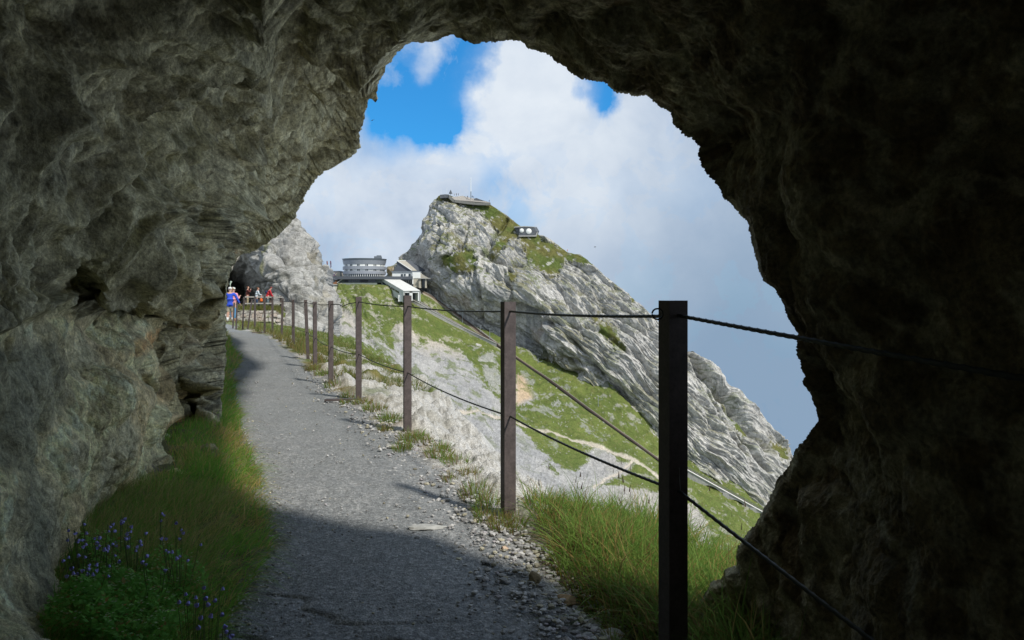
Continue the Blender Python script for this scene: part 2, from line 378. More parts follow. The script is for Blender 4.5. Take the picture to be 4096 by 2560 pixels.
        p2 = (-(x-hx)*.6+(y-hy)*.8)/ry if rx < ry*3 else (y-hy)/ry
        rr = q*q+p2*p2+.5*fbm(Q*.1, 2); disp = disp-dp*np.exp(-rr*1.3)
    groove = np.zeros(len(x))
    for pl, w_, dp in (([(2190, 1300), (2330, 1420), (2500, 1620), (2640, 1800)], 13, 4.5), ([(2180, 1290), (2400, 1330), (2560, 1440), (2640, 1560)], 9, 3.0), ([(2760, 1400), (2850, 1530), (2920, 1600), (3000, 1700), (3060, 1790)], 17, 8), ([(2950, 1740), (3010, 1810), (3065, 1880)], 7, 4), ([(2420, 1240), (2540, 1310), (2640, 1400)], 9, 3.5),
                       ([(2130, 1390), (2250, 1430), (2420, 1500), (2600, 1700)], 8, 2.5), ([(1930, 1000), (2010, 1050), (2090, 1060)], 7, 4), ([(1880, 880), (1860, 960), (1790, 1020)], 7, 3), ([(2020, 870), (1990, 950), (1950, 1000), (2050, 1080)], 8, 3.5), ([(1760, 900), (1745, 1000), (1790, 1130)], 9, 3), ([(1900, 1080), (1930, 1170), (1925, 1300)], 8, 3), ([(2020, 1090), (2045, 1160), (2040, 1290)], 8, 3), ([(2800, 1480), (2860, 1620), (2900, 1700), (3000, 1850)], 8, 3)):
        gd = segd(x+6*wq[:, 0]*3, y+6*wq[:, 1]*3, pl); gr_ = np.exp(-(gd/w_)**2); disp = disp-dp*gr_; groove = np.maximum(groove, gr_*min(dp/6, 1))
    P = P+n*disp[:, None]
    # colour of the stone
    lo = fbm(Q*.02+11, 4); md = fbm(Q*.12+31, 4, .6); fi = fbm(Q*[.5, 1.3, .8]+3, 4, .7)
    c = np.tile(np.array([.45, .44, .41]), (len(x), 1))
    c = mixc(c, ss(.0, .8, lo)*.4, (.38, .385, .385)); c = mixc(c, ss(.1, .7, md)*.35, (.52, .50, .45))
    c = mixc(c, ss(.1, .7, fi)*.55, (.20, .20, .19)); c = mixc(c, ss(-.0, -.8, fi)*.4, (.54, .53, .50));
    c = mixc(c, ss(.10, .0, e1)*.6, (.13, .13, .12)); c = mixc(c, ss(.10, .0, e2)*.35, (.16, .16, .15)); c = mixc(c, ss(.7, .95, r1[:, 1])*.5, (.50, .49, .46)); c = mixc(c, ss(.3, .05, r1[:, 1])*.4, (.27, .27, .26)); c = mixc(c, ss(.7, .95, r2[:, 2])*.4, (.52, .51, .48)); c = mixc(c, ss(.25, .9, md)*(1-st)*.3, (.43, .40, .30))
    shade_streak = ss(.1, .5, fbm(np.stack([P[:, 0]*.12, P[:, 2]*.018, dep*.05], 1)+4, 4))
    c = mixc(c, shade_foot*shade_streak*.75, (.225, .235, .24)); c = mixc(c, shade_foot*ss(.2, .6, fbm(Q*.05+90, 3))*.5, (.30, .235, .205))  # shade of the foot cliff painted into the colour, broken into streaks
    c = mixc(c, pmask(x, y, [(1570, 1085), (1600, 1040), (1690, 960), (1700, 1100), (1600, 1110)], 20)*.5, (.35, .33, .28))
    c = mixc(c, pmask(jx, jy, [(1545, 1085), (1580, 1065), (1590, 1100), (1560, 1110)], 5)*.6, (.45, .30, .13))
    gc = mixc(np.tile(OLIVE*.9, (len(x), 1)), ss(-.4, .5, fbm(Q*.08, 4)), GREEN*.85)
    c = c*(1-g[:, None])+gc*g[:, None]
    # the far side of the crest, falling away behind
    G = P.reshape(nr, nc, 3); top = G[0]; rows = []
    for k in range(nb, 0, -1):
        s = (k/nb); r = top.copy(); r[:, 1] += 120*s**1.2; r[:, 2] -= 110*s**1.5+2*s; r[:, 0] -= 10*s
        r[:, 2] += fbm(np.stack([r[:, 0]*.05, r[:, 1]*.05, r[:, 2]*.05], 1), 3)*4*s; rows.append(r)
    A = np.concatenate([np.stack(rows), G]).reshape(-1, 3); cc = np.concatenate([np.tile(c[:nc], (nb, 1)), c])
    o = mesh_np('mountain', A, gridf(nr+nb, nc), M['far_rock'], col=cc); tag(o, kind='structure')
    return o
mountain()

# ================================================================= the green slope with its scree
def z4(pts): return [(1300+a/1.512, 1100+b/1.512) for a, b in pts]
HCP = np.array([(1290, 1165, 500), (1350, 1147, 500), (1450, 1143, 492), (1520, 1143, 490), (1600, 1190, 488), (1690, 1180, 500), (1760, 1225, 497), (1870, 1310, 486), (1990, 1375, 473), (2080, 1415, 470), (2180, 1475, 465), (2300, 1520, 457), (2420, 1560, 447), (2560, 1690, 430), (2660, 1800, 420), (2780, 1880, 411), (2950, 1975, 402), (3100, 2075, 394), (3500, 2350, 380),
                (1340, 1235, 470), (1340, 1400, 400), (1340, 1600, 330), (1450, 1250, 462), (1500, 1400, 410), (1600, 1260, 468), (1600, 1450, 405), (1640, 1230, 474), (1700, 1240, 480), (1750, 1300, 470), (1850, 1360, 465), (1700, 1600, 360), (1800, 1500, 410), (1900, 1600, 390), (1900, 1750, 340), (2000, 1450, 452), (2000, 1900, 310), (2100, 1600, 425), (2100, 1800, 360), (2200, 1700, 400), (2350, 1625, 432), (2350, 1850, 372), (2500, 1760, 412), (2500, 1950, 350), (2640, 1830, 408), (2640, 2000, 352), (2300, 2050, 300), (2500, 2150, 300), (2800, 2100, 350), (2900, 2150, 345), (3050, 2050, 396), (2200, 2300, 240), (2700, 2400, 250), (1900, 2200, 240), (1600, 1900, 260), (3200, 2300, 330), (3300, 2700, 260)], float)
def hill_at(x, y):
    return float(1/rbf(HCP[:, :2], 1/HCP[:, 2], np.array([(x, y)], float))[0])
def hp(x, y, up=0):
    p = V(x, y, hill_at(x, y)); p.z += up; return p
TRACK = [(1672, 1160), (1720, 1184), (1790, 1232), (1870, 1292), (1930, 1340), (1990, 1384)]
TRACK2 = [(1650, 1208), (1740, 1262), (1830, 1310), (1920, 1352), (1990, 1386), (2060, 1432), (2200, 1528), (2350, 1640), (2500, 1748), (2640, 1850)]
TRAIL = z4([(780, 830), (1060, 872), (1160, 905), (1300, 945), (1420, 985), (1600, 1040), (1740, 1095), (1850, 1135), (1960, 1210), (2060, 1310)])
TRAIL2 = z4([(1860, 1140), (1800, 1195), (1700, 1250), (1620, 1300)])
def hillside():
    top = np.array([(1270, 1170), (1340, 1148), (1400, 1142), (1520, 1141), (1600, 1160), (1690, 1165), (1780, 1225), (1870, 1285), (1990, 1355), (2080, 1395), (2180, 1450), (2300, 1490), (2420, 1530), (2560, 1655), (2660, 1770), (2780, 1850), (2950, 1945), (3050, 2010), (3300, 2180), (3600, 2420)], float)
    nc, nr, nb = 830, 430, 8
    u = np.interp(np.arange(nc)/(nc-1), [0, .93, 1], [1270, 3120, 3600]); vt = np.interp(u, top[:, 0], top[:, 1])
    vb = np.interp(u, [1270, 1500, 2000, 2300, 3600], [1620, 1900, 2350, 2500, 2900])
    t = np.linspace(0, 1, nr)[:, None]**1.15
    x = np.broadcast_to(u, (nr, nc)).ravel(); y = (vt[None]+(vb-vt)[None]*t).ravel()
    D = 1/np.clip(rbf(HCP[:, :2], 1/HCP[:, 2], np.stack([x, y], 1)), 1/620, 1/120); P = wp(x, y, D)
    n = grid_normals(P, nr, nc, EYEP)
    Q = P; jx = x+12*fbm(Q*.13, 5, .75)+8*fbm(Q*.8+4, 3, .8); jy = y+12*fbm(Q*.13+70, 5, .75)+8*fbm(Q*.8+34, 3, .8)
    # gullies run down the fall line
    gul = ridge(np.stack([P[:, 0]*.05+P[:, 1]*.02, P[:, 1]*.006, P[:, 2]*.01], 1), 4, .55)
    scree = np.zeros(len(x))
    S1 = z4([(50, 200), (105, 215), (150, 270), (215, 340), (250, 420), (300, 450), (410, 480), (420, 420), (410, 330), (440, 300), (480, 310), (540, 350), (585, 440), (620, 400), (700, 420), (740, 455), (810, 470), (850, 520), (900, 610), (960, 690), (1000, 700), (1055, 760), (1060, 870), (900, 840), (830, 830), (760, 790), (700, 740), (620, 660), (520, 620), (400, 545), (300, 500), (200, 455), (50, 370)])
    S2 = z4([(780, 800), (900, 850), (1060, 885), (1150, 920), (1220, 975), (1260, 1040), (1330, 1090), (1400, 1160), (1450, 1200), (1530, 1190), (1590, 1140), (1560, 1085), (1640, 1060), (1700, 1085), (1760, 1110), (1750, 1150), (1850, 1150), (1860, 1180), (1750, 1250), (1640, 1290), (2060, 1330), (2300, 1500), (2400, 1900), (900, 1900), (700, 1200)])
    S3 = z4([(925, 510), (960, 490), (1010, 500), (1060, 640), (1060, 740), (1000, 700), (960, 640)])
    S4 = z4([(1150, 590), (1200, 610), (1240, 680), (1290, 760), (1200, 790), (1150, 790)])
    S5 = z4([(1240, 1000), (1320, 1010), (1400, 1010), (1410, 1060), (1350, 1070)])
    for s, w in ((S1, 1), (S2, 1), (S3, .75), (S4, 1), (S5, .5)): scree = np.maximum(scree, pmask(jx, jy, s, 2.5)*w)
    for s in (z4([(265, 170), (300, 290), (370, 430)]), z4([(365, 170), (390, 220), (400, 240)]), z4([(225, 310), (260, 380), (330, 470)]), z4([(120, 170), (200, 330)]), z4([(1380, 780), (1430, 825)])):
        scree = np.maximum(scree, ss(7, 2, segd(jx, jy, s))*.85)
    tuft = ss(.17, .45, fbm(Q*.11+12, 5, .65))*ss(2300, 1500, y+.2*x-300)
    scree = np.clip(scree-tuft*.7, 0, 1); scree = np.maximum(scree, .55*ss(.38, .62, fbm(Q*.10+99, 6, .72)))
    gp = pmask(jx, jy, z4([(1225, 975), (1320, 1000), (1400, 1060), (1430, 1010), (1500, 1040), (1570, 1085), (1590, 1140), (1530, 1185), (1440, 1200), (1380, 1150), (1290, 1080)]), 4); scree = scree*(1-gp)
    for s, w in ((z4([(1330, 1160), (1370, 1210), (1400, 1240)]), 5), (z4([(1160, 1290), (1210, 1330), (1270, 1370)]), 5), (z4([(830, 832), (900, 850), (960, 862)]), 3)): scree = scree*(1-ss(w+4, w-2, segd(jx, jy, s)))
    spots = ss(.82, .95, fbm(Q*.55+5, 3, .7)+.25*fbm(Q*.05+8, 3))*(1-scree)
    rocky = ss(.35, .6, fbm(Q*.2+44, 5, .7))*pmask(x, y, [(1530, 1170), (1610, 1160), (1640, 1210), (1560, 1230)], 20)
    scree = np.maximum(scree, rocky*.8)
    tr = np.minimum(segd(x, y, TRAIL), segd(x, y, TRAIL2)); trail = ss(7, 3.5, tr+2*fbm(Q*.4, 3))
    disp = gul*1.9*ss(1700, 1400, x)+gul*1.2+fbm(Q*.06, 4)*1.4+fbm(Q*.5, 4, .6)*.30+ss(.1, .6, fbm(Q*.9+3, 3))*.35*scree+spots*.5+(1-scree)*.35
    cf, ce, cr = facet(Q*.9); disp = disp+cf*.25*scree-trail*.35
    flat_ = ss(1300, 1340, x)*ss(1165, 1140, y); td = np.minimum(segd(x, y, TRACK), segd(x, y, TRACK2)); td = np.minimum(td, segd(x, y, [(2640, 1850), (2740, 1925), (3240, 2220)])); disp = disp*(1-.8*flat_)*(.12+.88*ss(6, 26, td))
    P = P+n*disp[:, None]
    c = mixc(np.tile(GREEN, (len(x), 1)), ss(-.5, .6, fbm(Q*.05, 4)), (.125, .155, .042)); c = mixc(c, ss(.0, .7, fbm(Q*.12+20, 4))*.5, (.070, .100, .026))
    c = mixc(c, ss(.1, .8, fbm(Q*.4+24, 4, .7))*.35, (.21, .19, .08)); c = mixc(c, pmask(x, y, [(1350, 1145), (1520, 1145), (1560, 1180), (1400, 1190)], 30)*.4*ss(-.2, .4, fbm(Q*.1, 3)), (.24, .20, .07))
    sc_ = mixc(np.tile(np.array([.29, .29, .285]), (len(x), 1)), ss(-.4, .6, fbm(Q*.07+2, 4)), (.345, .34, .325))
    sc_ = mixc(sc_, ss(1450, 1250, y)*.5+pmask(x, y, z4([(400, 300), (900, 400), (820, 520), (600, 460)]), 30)*.5, (.44, .39, .31)); sc_ = mixc(sc_, ss(2300, 2600, x)*.45, (.44, .40, .34))
    sc_ = sc_*(1+.25*np.clip(cf, -1, 1)*ss(1400, 1900, y))[:, None]*(1+.16*fbm(Q*1.3, 3, .7))[:, None]
    sc_ = mixc(sc_, pmask(x, y, z4([(1150, 590), (1200, 610), (1240, 680), (1260, 740), (1180, 780), (1150, 790)]), 10)*.8, (.46, .34, .21))
    c = c*(1-scree[:, None])+sc_*scree[:, None]; c = mixc(c, spots*.7, (.48, .47, .42)); c = mixc(c, trail*.85, (.48, .43, .36))
    c = mixc(c, ss(9, 4, segd(x, y, TRACK))*.75, (.36, .30, .24)); c = mixc(c, ss(13, 7, segd(x, y, TRACK+[(2060, 1432)]))*.3, (.4, .38, .33))
    G = P.reshape(nr, nc, 3); t0 = G[0]; rows = []
    for k in range(nb, 0, -1):
        s = k/nb; r = t0.copy(); w = np.interp(u, [1270, 1600, 1700], [1, 1, .25]); r[:, 1] += 90*s*w; r[:, 2] += (-30*s**4)*w-(1-w)*30*s; rows.append(r)
    A = np.concatenate([np.stack(rows), G]).reshape(-1, 3); cc = np.concatenate([np.tile(c[:nc], (nb, 1)), c])
    return tag(mesh_np('hillside', A, gridf(nr+nb, nc), M['far_hill'], col=cc), kind='structure')
hillside()

# ================================================================= the pale bluff beside the lookout
def bluff():
    sil = np.array([(820, 1130), (880, 1090), (940, 1040), (985, 1000), (1040, 960), (1100, 925), (1140, 897), (1165, 889), (1190, 905), (1205, 925), (1225, 960), (1245, 990), (1256, 1010), (1259, 1050), (1275, 1068), (1292, 1074), (1300, 1090), (1304, 1120), (1309, 1180), (1316, 1220), (1323, 1262), (1326, 1330), (1328, 1460)], float)
    cp = np.array([(820, 1130, 76), (985, 1000, 77), (1100, 925, 78), (1165, 889, 79), (1205, 925, 78), (1256, 1010, 78), (1300, 1080, 76), (1315, 1200, 75), (1325, 1300, 74), (1328, 1460, 72),
                   (1050, 1010, 74), (1120, 1000, 73), (1100, 1090, 71), (1180, 1060, 71), (1230, 1150, 69), (1180, 1200, 67), (1130, 1200, 68), (1270, 1250, 67.5), (1200, 1300, 64), (1280, 1350, 65), (1250, 1450, 60), (900, 1150, 90), (980, 1120, 87), (950, 1200, 90), (1040, 1180, 84), (1060, 1230, 80), (1000, 1250, 86), (900, 1300, 86), (1120, 1300, 66), (1120, 1450, 60)], float)
    nr, nc, nb = 300, 330, 8
    # columns run up the face, rows across: the right edge is nearly upright, so sweep by height
    yy = np.interp(np.arange(nr)/(nr-1), [0, 1], [889, 1460]); ri = np.argmin(sil[:, 1]); rs = sil[ri:]
    xr = np.interp(yy, rs[:, 1], rs[:, 0]); ls = sil[:ri+1][::-1]; xl = np.interp(yy, ls[:, 1], ls[:, 0])
    xr = xr+fbm(np.stack([yy*.05, yy*0, yy*0], 1), 4, .6)*5; xl = np.minimum(xl, xr-2)
    s = np.linspace(0, 1, nc)[None]; x = (xl[:, None]+(xr-xl)[:, None]*s).ravel(); y = np.broadcast_to(yy[:, None], (nr, nc)).ravel()
    D = 1/rbf(cp[:, :2], 1/cp[:, 2], np.stack([x, y], 1), 300); P = wp(x, y, D); n = grid_normals(P, nr, nc, EYEP)
    Q = P; wq = np.stack([fbm(Q*.15+5, 3), fbm(Q*.15+25, 3), fbm(Q*.15+45, 3)], 1)
    b = P[:, 0]*.45+P[:, 2]*.89; a = P[:, 0]*.89-P[:, 2]*.45; QB = np.stack([a, b, P[:, 1]], 1)+wq*1.5
    f1, e1, r1 = chunk(QB*[.3, .8, .5], 1.4, .9); f2, e2, r2 = chunk(QB*[1.0, 2.4, 1.6]+4, 1.6, .8); disp = f1*1.5+f2*.5+ridge(QB*[.12, .45, .3], 4)*.45+fbm(Q*.3, 4)*.5
    arch = pmask(x+6*wq[:, 0]*2, y, [(800, 1100), (900, 1060), (985, 990), (1010, 1005), (1045, 1060), (1068, 1110), (1088, 1150), (1100, 1190), (1112, 1230), (1120, 1300), (800, 1320)], 9)
    edge = np.minimum(ss(0, .03, np.broadcast_to(1-s, (nr, nc)).ravel()), 1); disp = disp*(.3+.7*edge)
    P = P+n*disp[:, None]; vd = (P-EYEP); vd /= np.linalg.norm(vd, axis=1, keepdims=True); P = P+vd*(arch*7)[:, None]
    c = np.tile(np.array([.35, .345, .32]), (len(x), 1)); md = fbm(Q*.5, 4, .6); c = mixc(c, ss(0, .7, md)*.4, (.28, .27, .25)); c = mixc(c, ss(.0, -.6, md)*.4, (.45, .44, .41))
    c = mixc(c, ss(.16, .0, e1)*.6, (.12, .12, .10)); c = mixc(c, ss(.12, .0, e2)*.4, (.16, .15, .13)); c = mixc(c, ss(.3, .7, fbm(Q*[.25, .6, .5]+30, 4, .65))*.35, (.33, .29, .19)); c = mixc(c, ss(.45, .6, fbm(Q*.35+60, 3))*.6*(1-arch), (.16, .17, .06))
    c = mixc(c, arch*.5, (.30, .27, .20)); c = mixc(c, arch*ss(.2, .6, fbm(Q*[1.5, .6, .3]+2, 4))*.4, (.13, .12, .09))
    G = P.reshape(nr, nc, 3); last = G[:, -1]; cols = [G]
    for k in range(1, nb+1):
        r = last.copy(); q = k/nb; r[:, 1] += 22*q; r[:, 0] += -2.0*q**2*6; r[:, 2] -= 1.0*q; cols.append(r[:, None])
    A = np.concatenate(cols, 1).reshape(-1, 3); cc = np.concatenate([c.reshape(nr, nc, 3)]+[c.reshape(nr, nc, 3)[:, -1:]]*nb, 1).reshape(-1, 3)
    return tag(mesh_np('rock_bluff', A, gridf(nr, nc+nb), M['bluff'], col=cc), kind='structure')
bluff()

# ================================================================= the rock gallery (tunnel) round the camera
LIP = [(950, 2700, 4.5), (900, 2440, 5.0), (880, 2200, 5.4), (870, 2000, 6.0), (880, 1850, 7.0), (890, 1700, 8.4), (893, 1520, 12.5), (904, 1420, 18), (908, 1335, 27), (905, 1240, 27.5), (909, 1150, 27.5), (920, 1090, 27), (945, 1030, 26.5), (985, 985, 26), (1040, 958, 24), (1100, 930, 22), (1150, 903, 20), (1182, 860, 18.5), (1210, 805, 17), (1240, 755, 16), (1270, 705, 14.8), (1320, 668, 13.4), (1370, 648, 12.6), (1415, 618, 11.8), (1440, 585, 11), (1442, 540, 10.3), (1455, 480, 9.3), (1462, 445, 8.8), (1480, 405, 8), (1508, 385, 7.6), (1512, 335, 6.8), (1545, 270, 5.8), (1590, 215, 4.8), (1645, 160, 3.95), (1690, 170, 3.6), (1755, 155, 3.3), (1810, 142, 3.1), (1850, 172, 3.0), (1900, 185, 2.95), (1960, 182, 2.9), (2040, 165, 2.85), (2085, 170, 2.8), (2110, 200, 2.8), (2200, 228, 2.75), (2240, 262, 2.75), (2280, 283, 2.72), (2330, 315, 2.7), (2420, 322, 2.7), (2470, 365, 2.68), (2530, 378, 2.66), (2585, 378, 2.65), (2640, 418, 2.62), (2685, 450, 2.6), (2695, 500, 2.58), (2745, 550, 2.56), (2780, 590, 2.54), (2785, 620, 2.52), (2850, 700, 2.48), (2875, 745, 2.46), (2892, 790, 2.44), (2960, 842, 2.4), (3000, 900, 2.36), (3015, 980, 2.32), (3040, 1060, 2.28), (3058, 1120, 2.26), (3105, 1148, 2.25), (3140, 1220, 2.22), (3155, 1290, 2.2), (3180, 1345, 2.2), (3172, 1420, 2.2), (3185, 1480, 2.22), (3205, 1510, 2.22), (3190, 1535, 2.23), (3230, 1590, 2.25), (3265, 1680, 2.28), (3240, 1730, 2.32), (3190, 1800, 2.38), (3165, 1850, 2.42), (3120, 1910, 2.48), (3080, 2010, 2.56), (3020, 2100, 2.62), (2985, 2150, 2.68), (2955, 2185, 2.7), (2950, 2260, 2.72), (2905, 2280, 2.74), (2895, 2315, 2.75), (2850, 2330, 2.76), (2805, 2400, 2.78), (2820, 2480, 2.78), (2850, 2560, 2.75), (2760, 2760, 2.8)]
CAVE_CP = [(774, 1955, 4.77), (504, 2010, 4.4), (288, 2190, 3.6), (315, 2560, 2.62), (845, 1713, 6.95), (828, 1560, 9.6), (740, 1840, 5.5), (690, 1776, 6.3),
    (640, 1600, 4.62), (560, 1400, 4.5), (470, 1310, 4.5), (560, 1800, 4.35), (300, 1600, 3.55), (300, 1900, 3.45), (200, 2100, 3.1), (150, 2350, 2.7), (0, 2000, 2.5), (0, 2560, 2.05), (0, 1500, 2.7), (150, 1250, 3.2), (-300, 1800, 2.0), (-300, 2700, 1.75), (0, 3200, 1.75), (500, 3200, 2.1), (900, 3000, 3.4),
    (640, 1280, 6.2), (690, 1450, 6.5), (720, 1620, 6.6), (600, 1230, 5.3), (740, 1250, 6.6), (780, 1400, 6.9), (805, 1550, 7.1), (830, 1650, 7.0), (860, 1450, 11), (850, 1250, 11), (880, 1300, 18), (860, 1100, 13), (820, 1000, 10.5), (780, 1100, 8.0), (720, 1050, 6.6), (720, 950, 6.0), (700, 820, 5.6),
    (560, 1060, 4.1), (500, 960, 3.9), (400, 1080, 3.8), (330, 1180, 4.3), (480, 1180, 4.8), (250, 1020, 3.5), (100, 1100, 3.1), (0, 1000, 2.75), (-300, 1200, 2.2),
    (1000, 880, 13), (930, 950, 16), (1100, 700, 9.8), (1000, 600, 7.4), (1200, 560, 8.6), (1350, 500, 8.8), (1200, 300, 5.6), (1400, 250, 5.4), (1000, 300, 4.8), (800, 500, 5.1), (800, 700, 6.2), (600, 600, 4.2), (600, 800, 4.6), (400, 700, 3.5), (400, 400, 3.3), (200, 600, 2.9), (200, 200, 2.65), (500, 100, 3.0), (800, 100, 3.4), (1100, 50, 3.6), (1400, 50, 3.3), (1700, 30, 2.95), (0, 0, 2.35), (-400, 400, 2.0), (1000, -300, 2.5), (0, -400, 1.9), (2000, 20, 2.6), (2000, -400, 2.0), (2500, 0, 2.25), (2500, 200, 2.45), (3000, 0, 1.95), (3000, 400, 2.15), (3000, -500, 1.55), (3500, 0, 1.7), (3500, 500, 1.82), (3500, 1000, 1.86), (3500, 1500, 1.9), (3500, 2000, 1.98), (3300, 2300, 2.2), (3100, 2500, 2.4), (3500, 2600, 1.95), (4096, 0, 1.45), (4096, 800, 1.55), (4096, 1400, 1.56), (4096, 2000, 1.58), (4096, 2600, 1.56), (4700, 1200, 1.3), (4700, 2800, 1.3), (4600, -500, 1.15), (3300, 3600, 1.9), (4300, 3800, 1.35), (2900, 3300, 2.3)]
def cave():
    cx, cyy = 2100., 1200.
    L = np.array(LIP, float); ang = np.arctan2(L[:, 1]-cyy, L[:, 0]-cx); ang = np.where(ang < 0, ang+2*np.pi, ang)   # clockwise on the picture, 0 = right
    # unwrap so the list runs monotonically from lower-left over the top to lower-right
    th = np.where(ang > ang[0]-.6, ang, ang+2*np.pi); order = np.argsort(th); th = th[order]; L = L[order]
    rl = np.hypot(L[:, 0]-cx, L[:, 1]-cyy)
    na, nr = 1700, 600
    t0, t1 = th[0], th[-1]; A = np.linspace(t0, t1, na)
    rs = np.interp(A, th, rl); Dl = np.interp(A, th, L[:, 2])
    jag = fbm(np.stack([A*14, A*0+1, A*0], 1), 5, .6)*14*np.clip(1-.0, 0, 1); far = ss(10, 3, Dl); rs = rs+jag*(.35+.65*far)*.5+fbm(np.stack([A*42, A*0+8, A*0+2], 1), 4, .6)*9*ss(2.9, 6, Dl)+np.abs(fbm(np.stack([A*60, A*0, A*0+4], 1), 4, .65))*9*(.3+.7*far)
    ca, sa = np.cos(A), np.sin(A)
    hx = np.where(ca > 0, 4800-cx, cx+560); hyv = np.where(sa > 0, 4000-cyy, cyy+700)
    ro = np.minimum(hx/np.maximum(np.abs(ca), 1e-6), hyv/np.maximum(np.abs(sa), 1e-6)); ro = np.maximum(ro, rs+300)
    t = (np.linspace(0, 1, nr)**1.75)[:, None]; R = rs[None]+(ro-rs)[None]*t
    x = (cx+R*ca[None]).ravel(); y = (cyy+R*sa[None]).ravel()
    cps = np.concatenate([np.array(CAVE_CP, float), L[::2]])
    W_ = rbf(cps[:, :2], 1/cps[:, 2], np.stack([x, y], 1)); W_ = np.clip(W_, 1/32, 1/1.05)
    # hold the lip itself at its surveyed distance
    Wl = 1/Dl; w0 = W_.reshape(nr, na); w0 = w0+(Wl-w0[0])[None]*np.exp(-(R-rs[None])/60)
    D = (1/w0).ravel(); P = wp(x, y, D); n = grid_normals(P, nr, na, EYEP)
    base = P.copy()
    def blur(G, k):
        for ax_ in (0, 1):
            pad = [(0, 0)]*3; pad[ax_] = (k+1, k); c_ = np.cumsum(np.pad(G, pad, mode='edge'), axis=ax_); m_ = c_.shape[ax_]
            G = (np.take(c_, range(2*k+1, m_), ax_)-np.take(c_, range(0, m_-2*k-1), ax_))/(2*k+1)
        return G
    n = blur(blur(n.reshape(nr, na, 3), 14), 14).reshape(-1, 3); n /= np.linalg.norm(n, axis=1, keepdims=True); nb_ = n.copy()
    Q = P; wq = np.stack([fbm(Q*1.1+5, 3), fbm(Q*1.1+25, 3), fbm(Q*1.1+45, 3)], 1)
    # bedding streams along the tunnel and up to the right
    ax = np.array([.55, .62, .56]); ax /= np.linalg.norm(ax); al = Q@ax; pr = Q-al[:, None]*ax; QS = pr+ax*(al*.55)[:, None]+wq*.13
    gr_ = np.linalg.norm(np.gradient(base.reshape(nr, na, 3), axis=0), axis=2).ravel()
    bl = lambda fq: 1-ss(.30, .75, gr_*fq)
    slab = pmask(x, y, [(420, 1215), (520, 1215), (600, 1340), (690, 1560), (800, 1960), (780, 2600), (-500, 3200), (-500, 1500), (0, 1290), (200, 1250), (330, 1300)], 22)
    up = pmask(x, y, [(-600, -700), (1300, -700), (1000, 500), (860, 900), (760, 1300), (480, 1240), (300, 1260), (-600, 1330)], 90)
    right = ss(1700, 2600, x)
    c1, e1, r1 = chunk(QS*1.9, 1.3, .9); c2, e2, r2 = chunk(QS*5.0+3, 1.6, .8); c3, e3, r3 = chunk(Q*13+8, 1.8, .8); s1, x1, q1 = chunk(QS*[2.3, 2.3, 1.7]+40, .8, 1.1); s2, x2, q2 = chunk(QS*6.5+50, 1.0, 1.0)
    big = fbm(QS*.8+3, 4); fine = fbm(Q*34, 3, .6)
    smooth_ = 1-.72*slab
    sc1 = np.interp(D, [1.5, 3, 6, 12, 28], [.07, .11, .18, .27, .5]); sc1 = sc1*(1-.25*right)
    f2 = c2; pk = ridge(Q*4, 3)
    wall = sc1*(.9*big+1.6*c1*bl(1.9)+.9*c2*bl(5)+.4*c3*bl(13))
    roof = sc1*(.8*big-2.3*s1*bl(2.3)-1.0*s2*bl(6.5)+.35*c3*bl(13))
    SR = pr*5.5+ax*(al*1.3)[:, None]+wq*.3; str1 = ridge(SR+60, 4, .6); str2 = ridge(SR*.4+90, 3, .55)
    wall = wall+sc1*.34*str2; roof = roof+sc1*(.45*str2+.16*str1)
    disp = smooth_*((1-up)*wall+up*roof)+slab*(.05*fbm(Q*2.2, 4)+.030*c2+.014*c3+.004*fine)+smooth_*.006*fine
    lob = ss(.25, .0, x1)*up
    nic = pmask(x, y, [(520, 1210), (720, 1200), (790, 1400), (850, 1720), (700, 1800), (640, 1580)], 16); g1, ge, gr = chunk(Q*3.6+40, 1.3, 1.2)
    disp = disp+nic*(g1*.26)
    el = ss(0, 60, (R-rs[None]).ravel()); disp = disp*(.25+.75*el); disp = np.minimum(disp, (R-rs[None]).ravel()*D/F*.9+.008)
    vd = P-EYEP; vd /= np.linalg.norm(vd, axis=1, keepdims=True); wx, wy = x+26*wq[:, 0]*3, y+26*wq[:, 1]*3; rec = np.zeros(len(x))
    for pl, dp, sf in (([(505, 1195), (690, 1175), (725, 1290), (750, 1430), (790, 1560), (828, 1700), (760, 1830), (690, 1770), (640, 1600), (590, 1400), (490, 1230)], .55, 26), ([(170, 1060), (330, 1140), (420, 1090), (520, 1140), (640, 1075), (700, 1175), (490, 1225), (250, 1235), (40, 1190)], .40, 30)):
        rec = rec+pmask(wx, wy, pl, sf)*dp
    P = P+n*disp[:, None]+vd*rec[:, None]
    # rock colour
    c = np.tile(np.array([.19, .175, .12]), (len(x), 1)); md = fbm(QS*1.2+9, 4, .6); fi = fbm(QS*7+2, 4, .7); lg = fbm(Q*.9+50, 3)
    c = mixc(c, ss(0, .6, md)*.6, (.11, .105, .06)); c = mixc(c, ss(-.05, -.7, md)*.6, (.27, .265, .225)); c = mixc(c, ss(.05, .6, lg)*.55, (.15, .14, .045))
    c = mixc(c, ss(.1, .7, fi)*.5, (.09, .085, .06)); c = mixc(c, ss(-.1, -.8, fi)*.55, (.36, .35, .30)); c = mixc(c, (1-up)*ss(.10, .0, e1)*.45, (.05, .045, .03)); c = mixc(c, (1-up)*ss(.08, .0, e2)*.4, (.05, .045, .03)); c = mixc(c, ss(.75, .95, r2[:, 1])*.5, (.30, .28, .20)); c = mixc(c, ss(.3, .0, r2[:, 2])*.5, (.10, .095, .05)); c = mixc(c, ss(.8, .95, r3[:, 1])*bl(13)*.4, (.34, .33, .27))
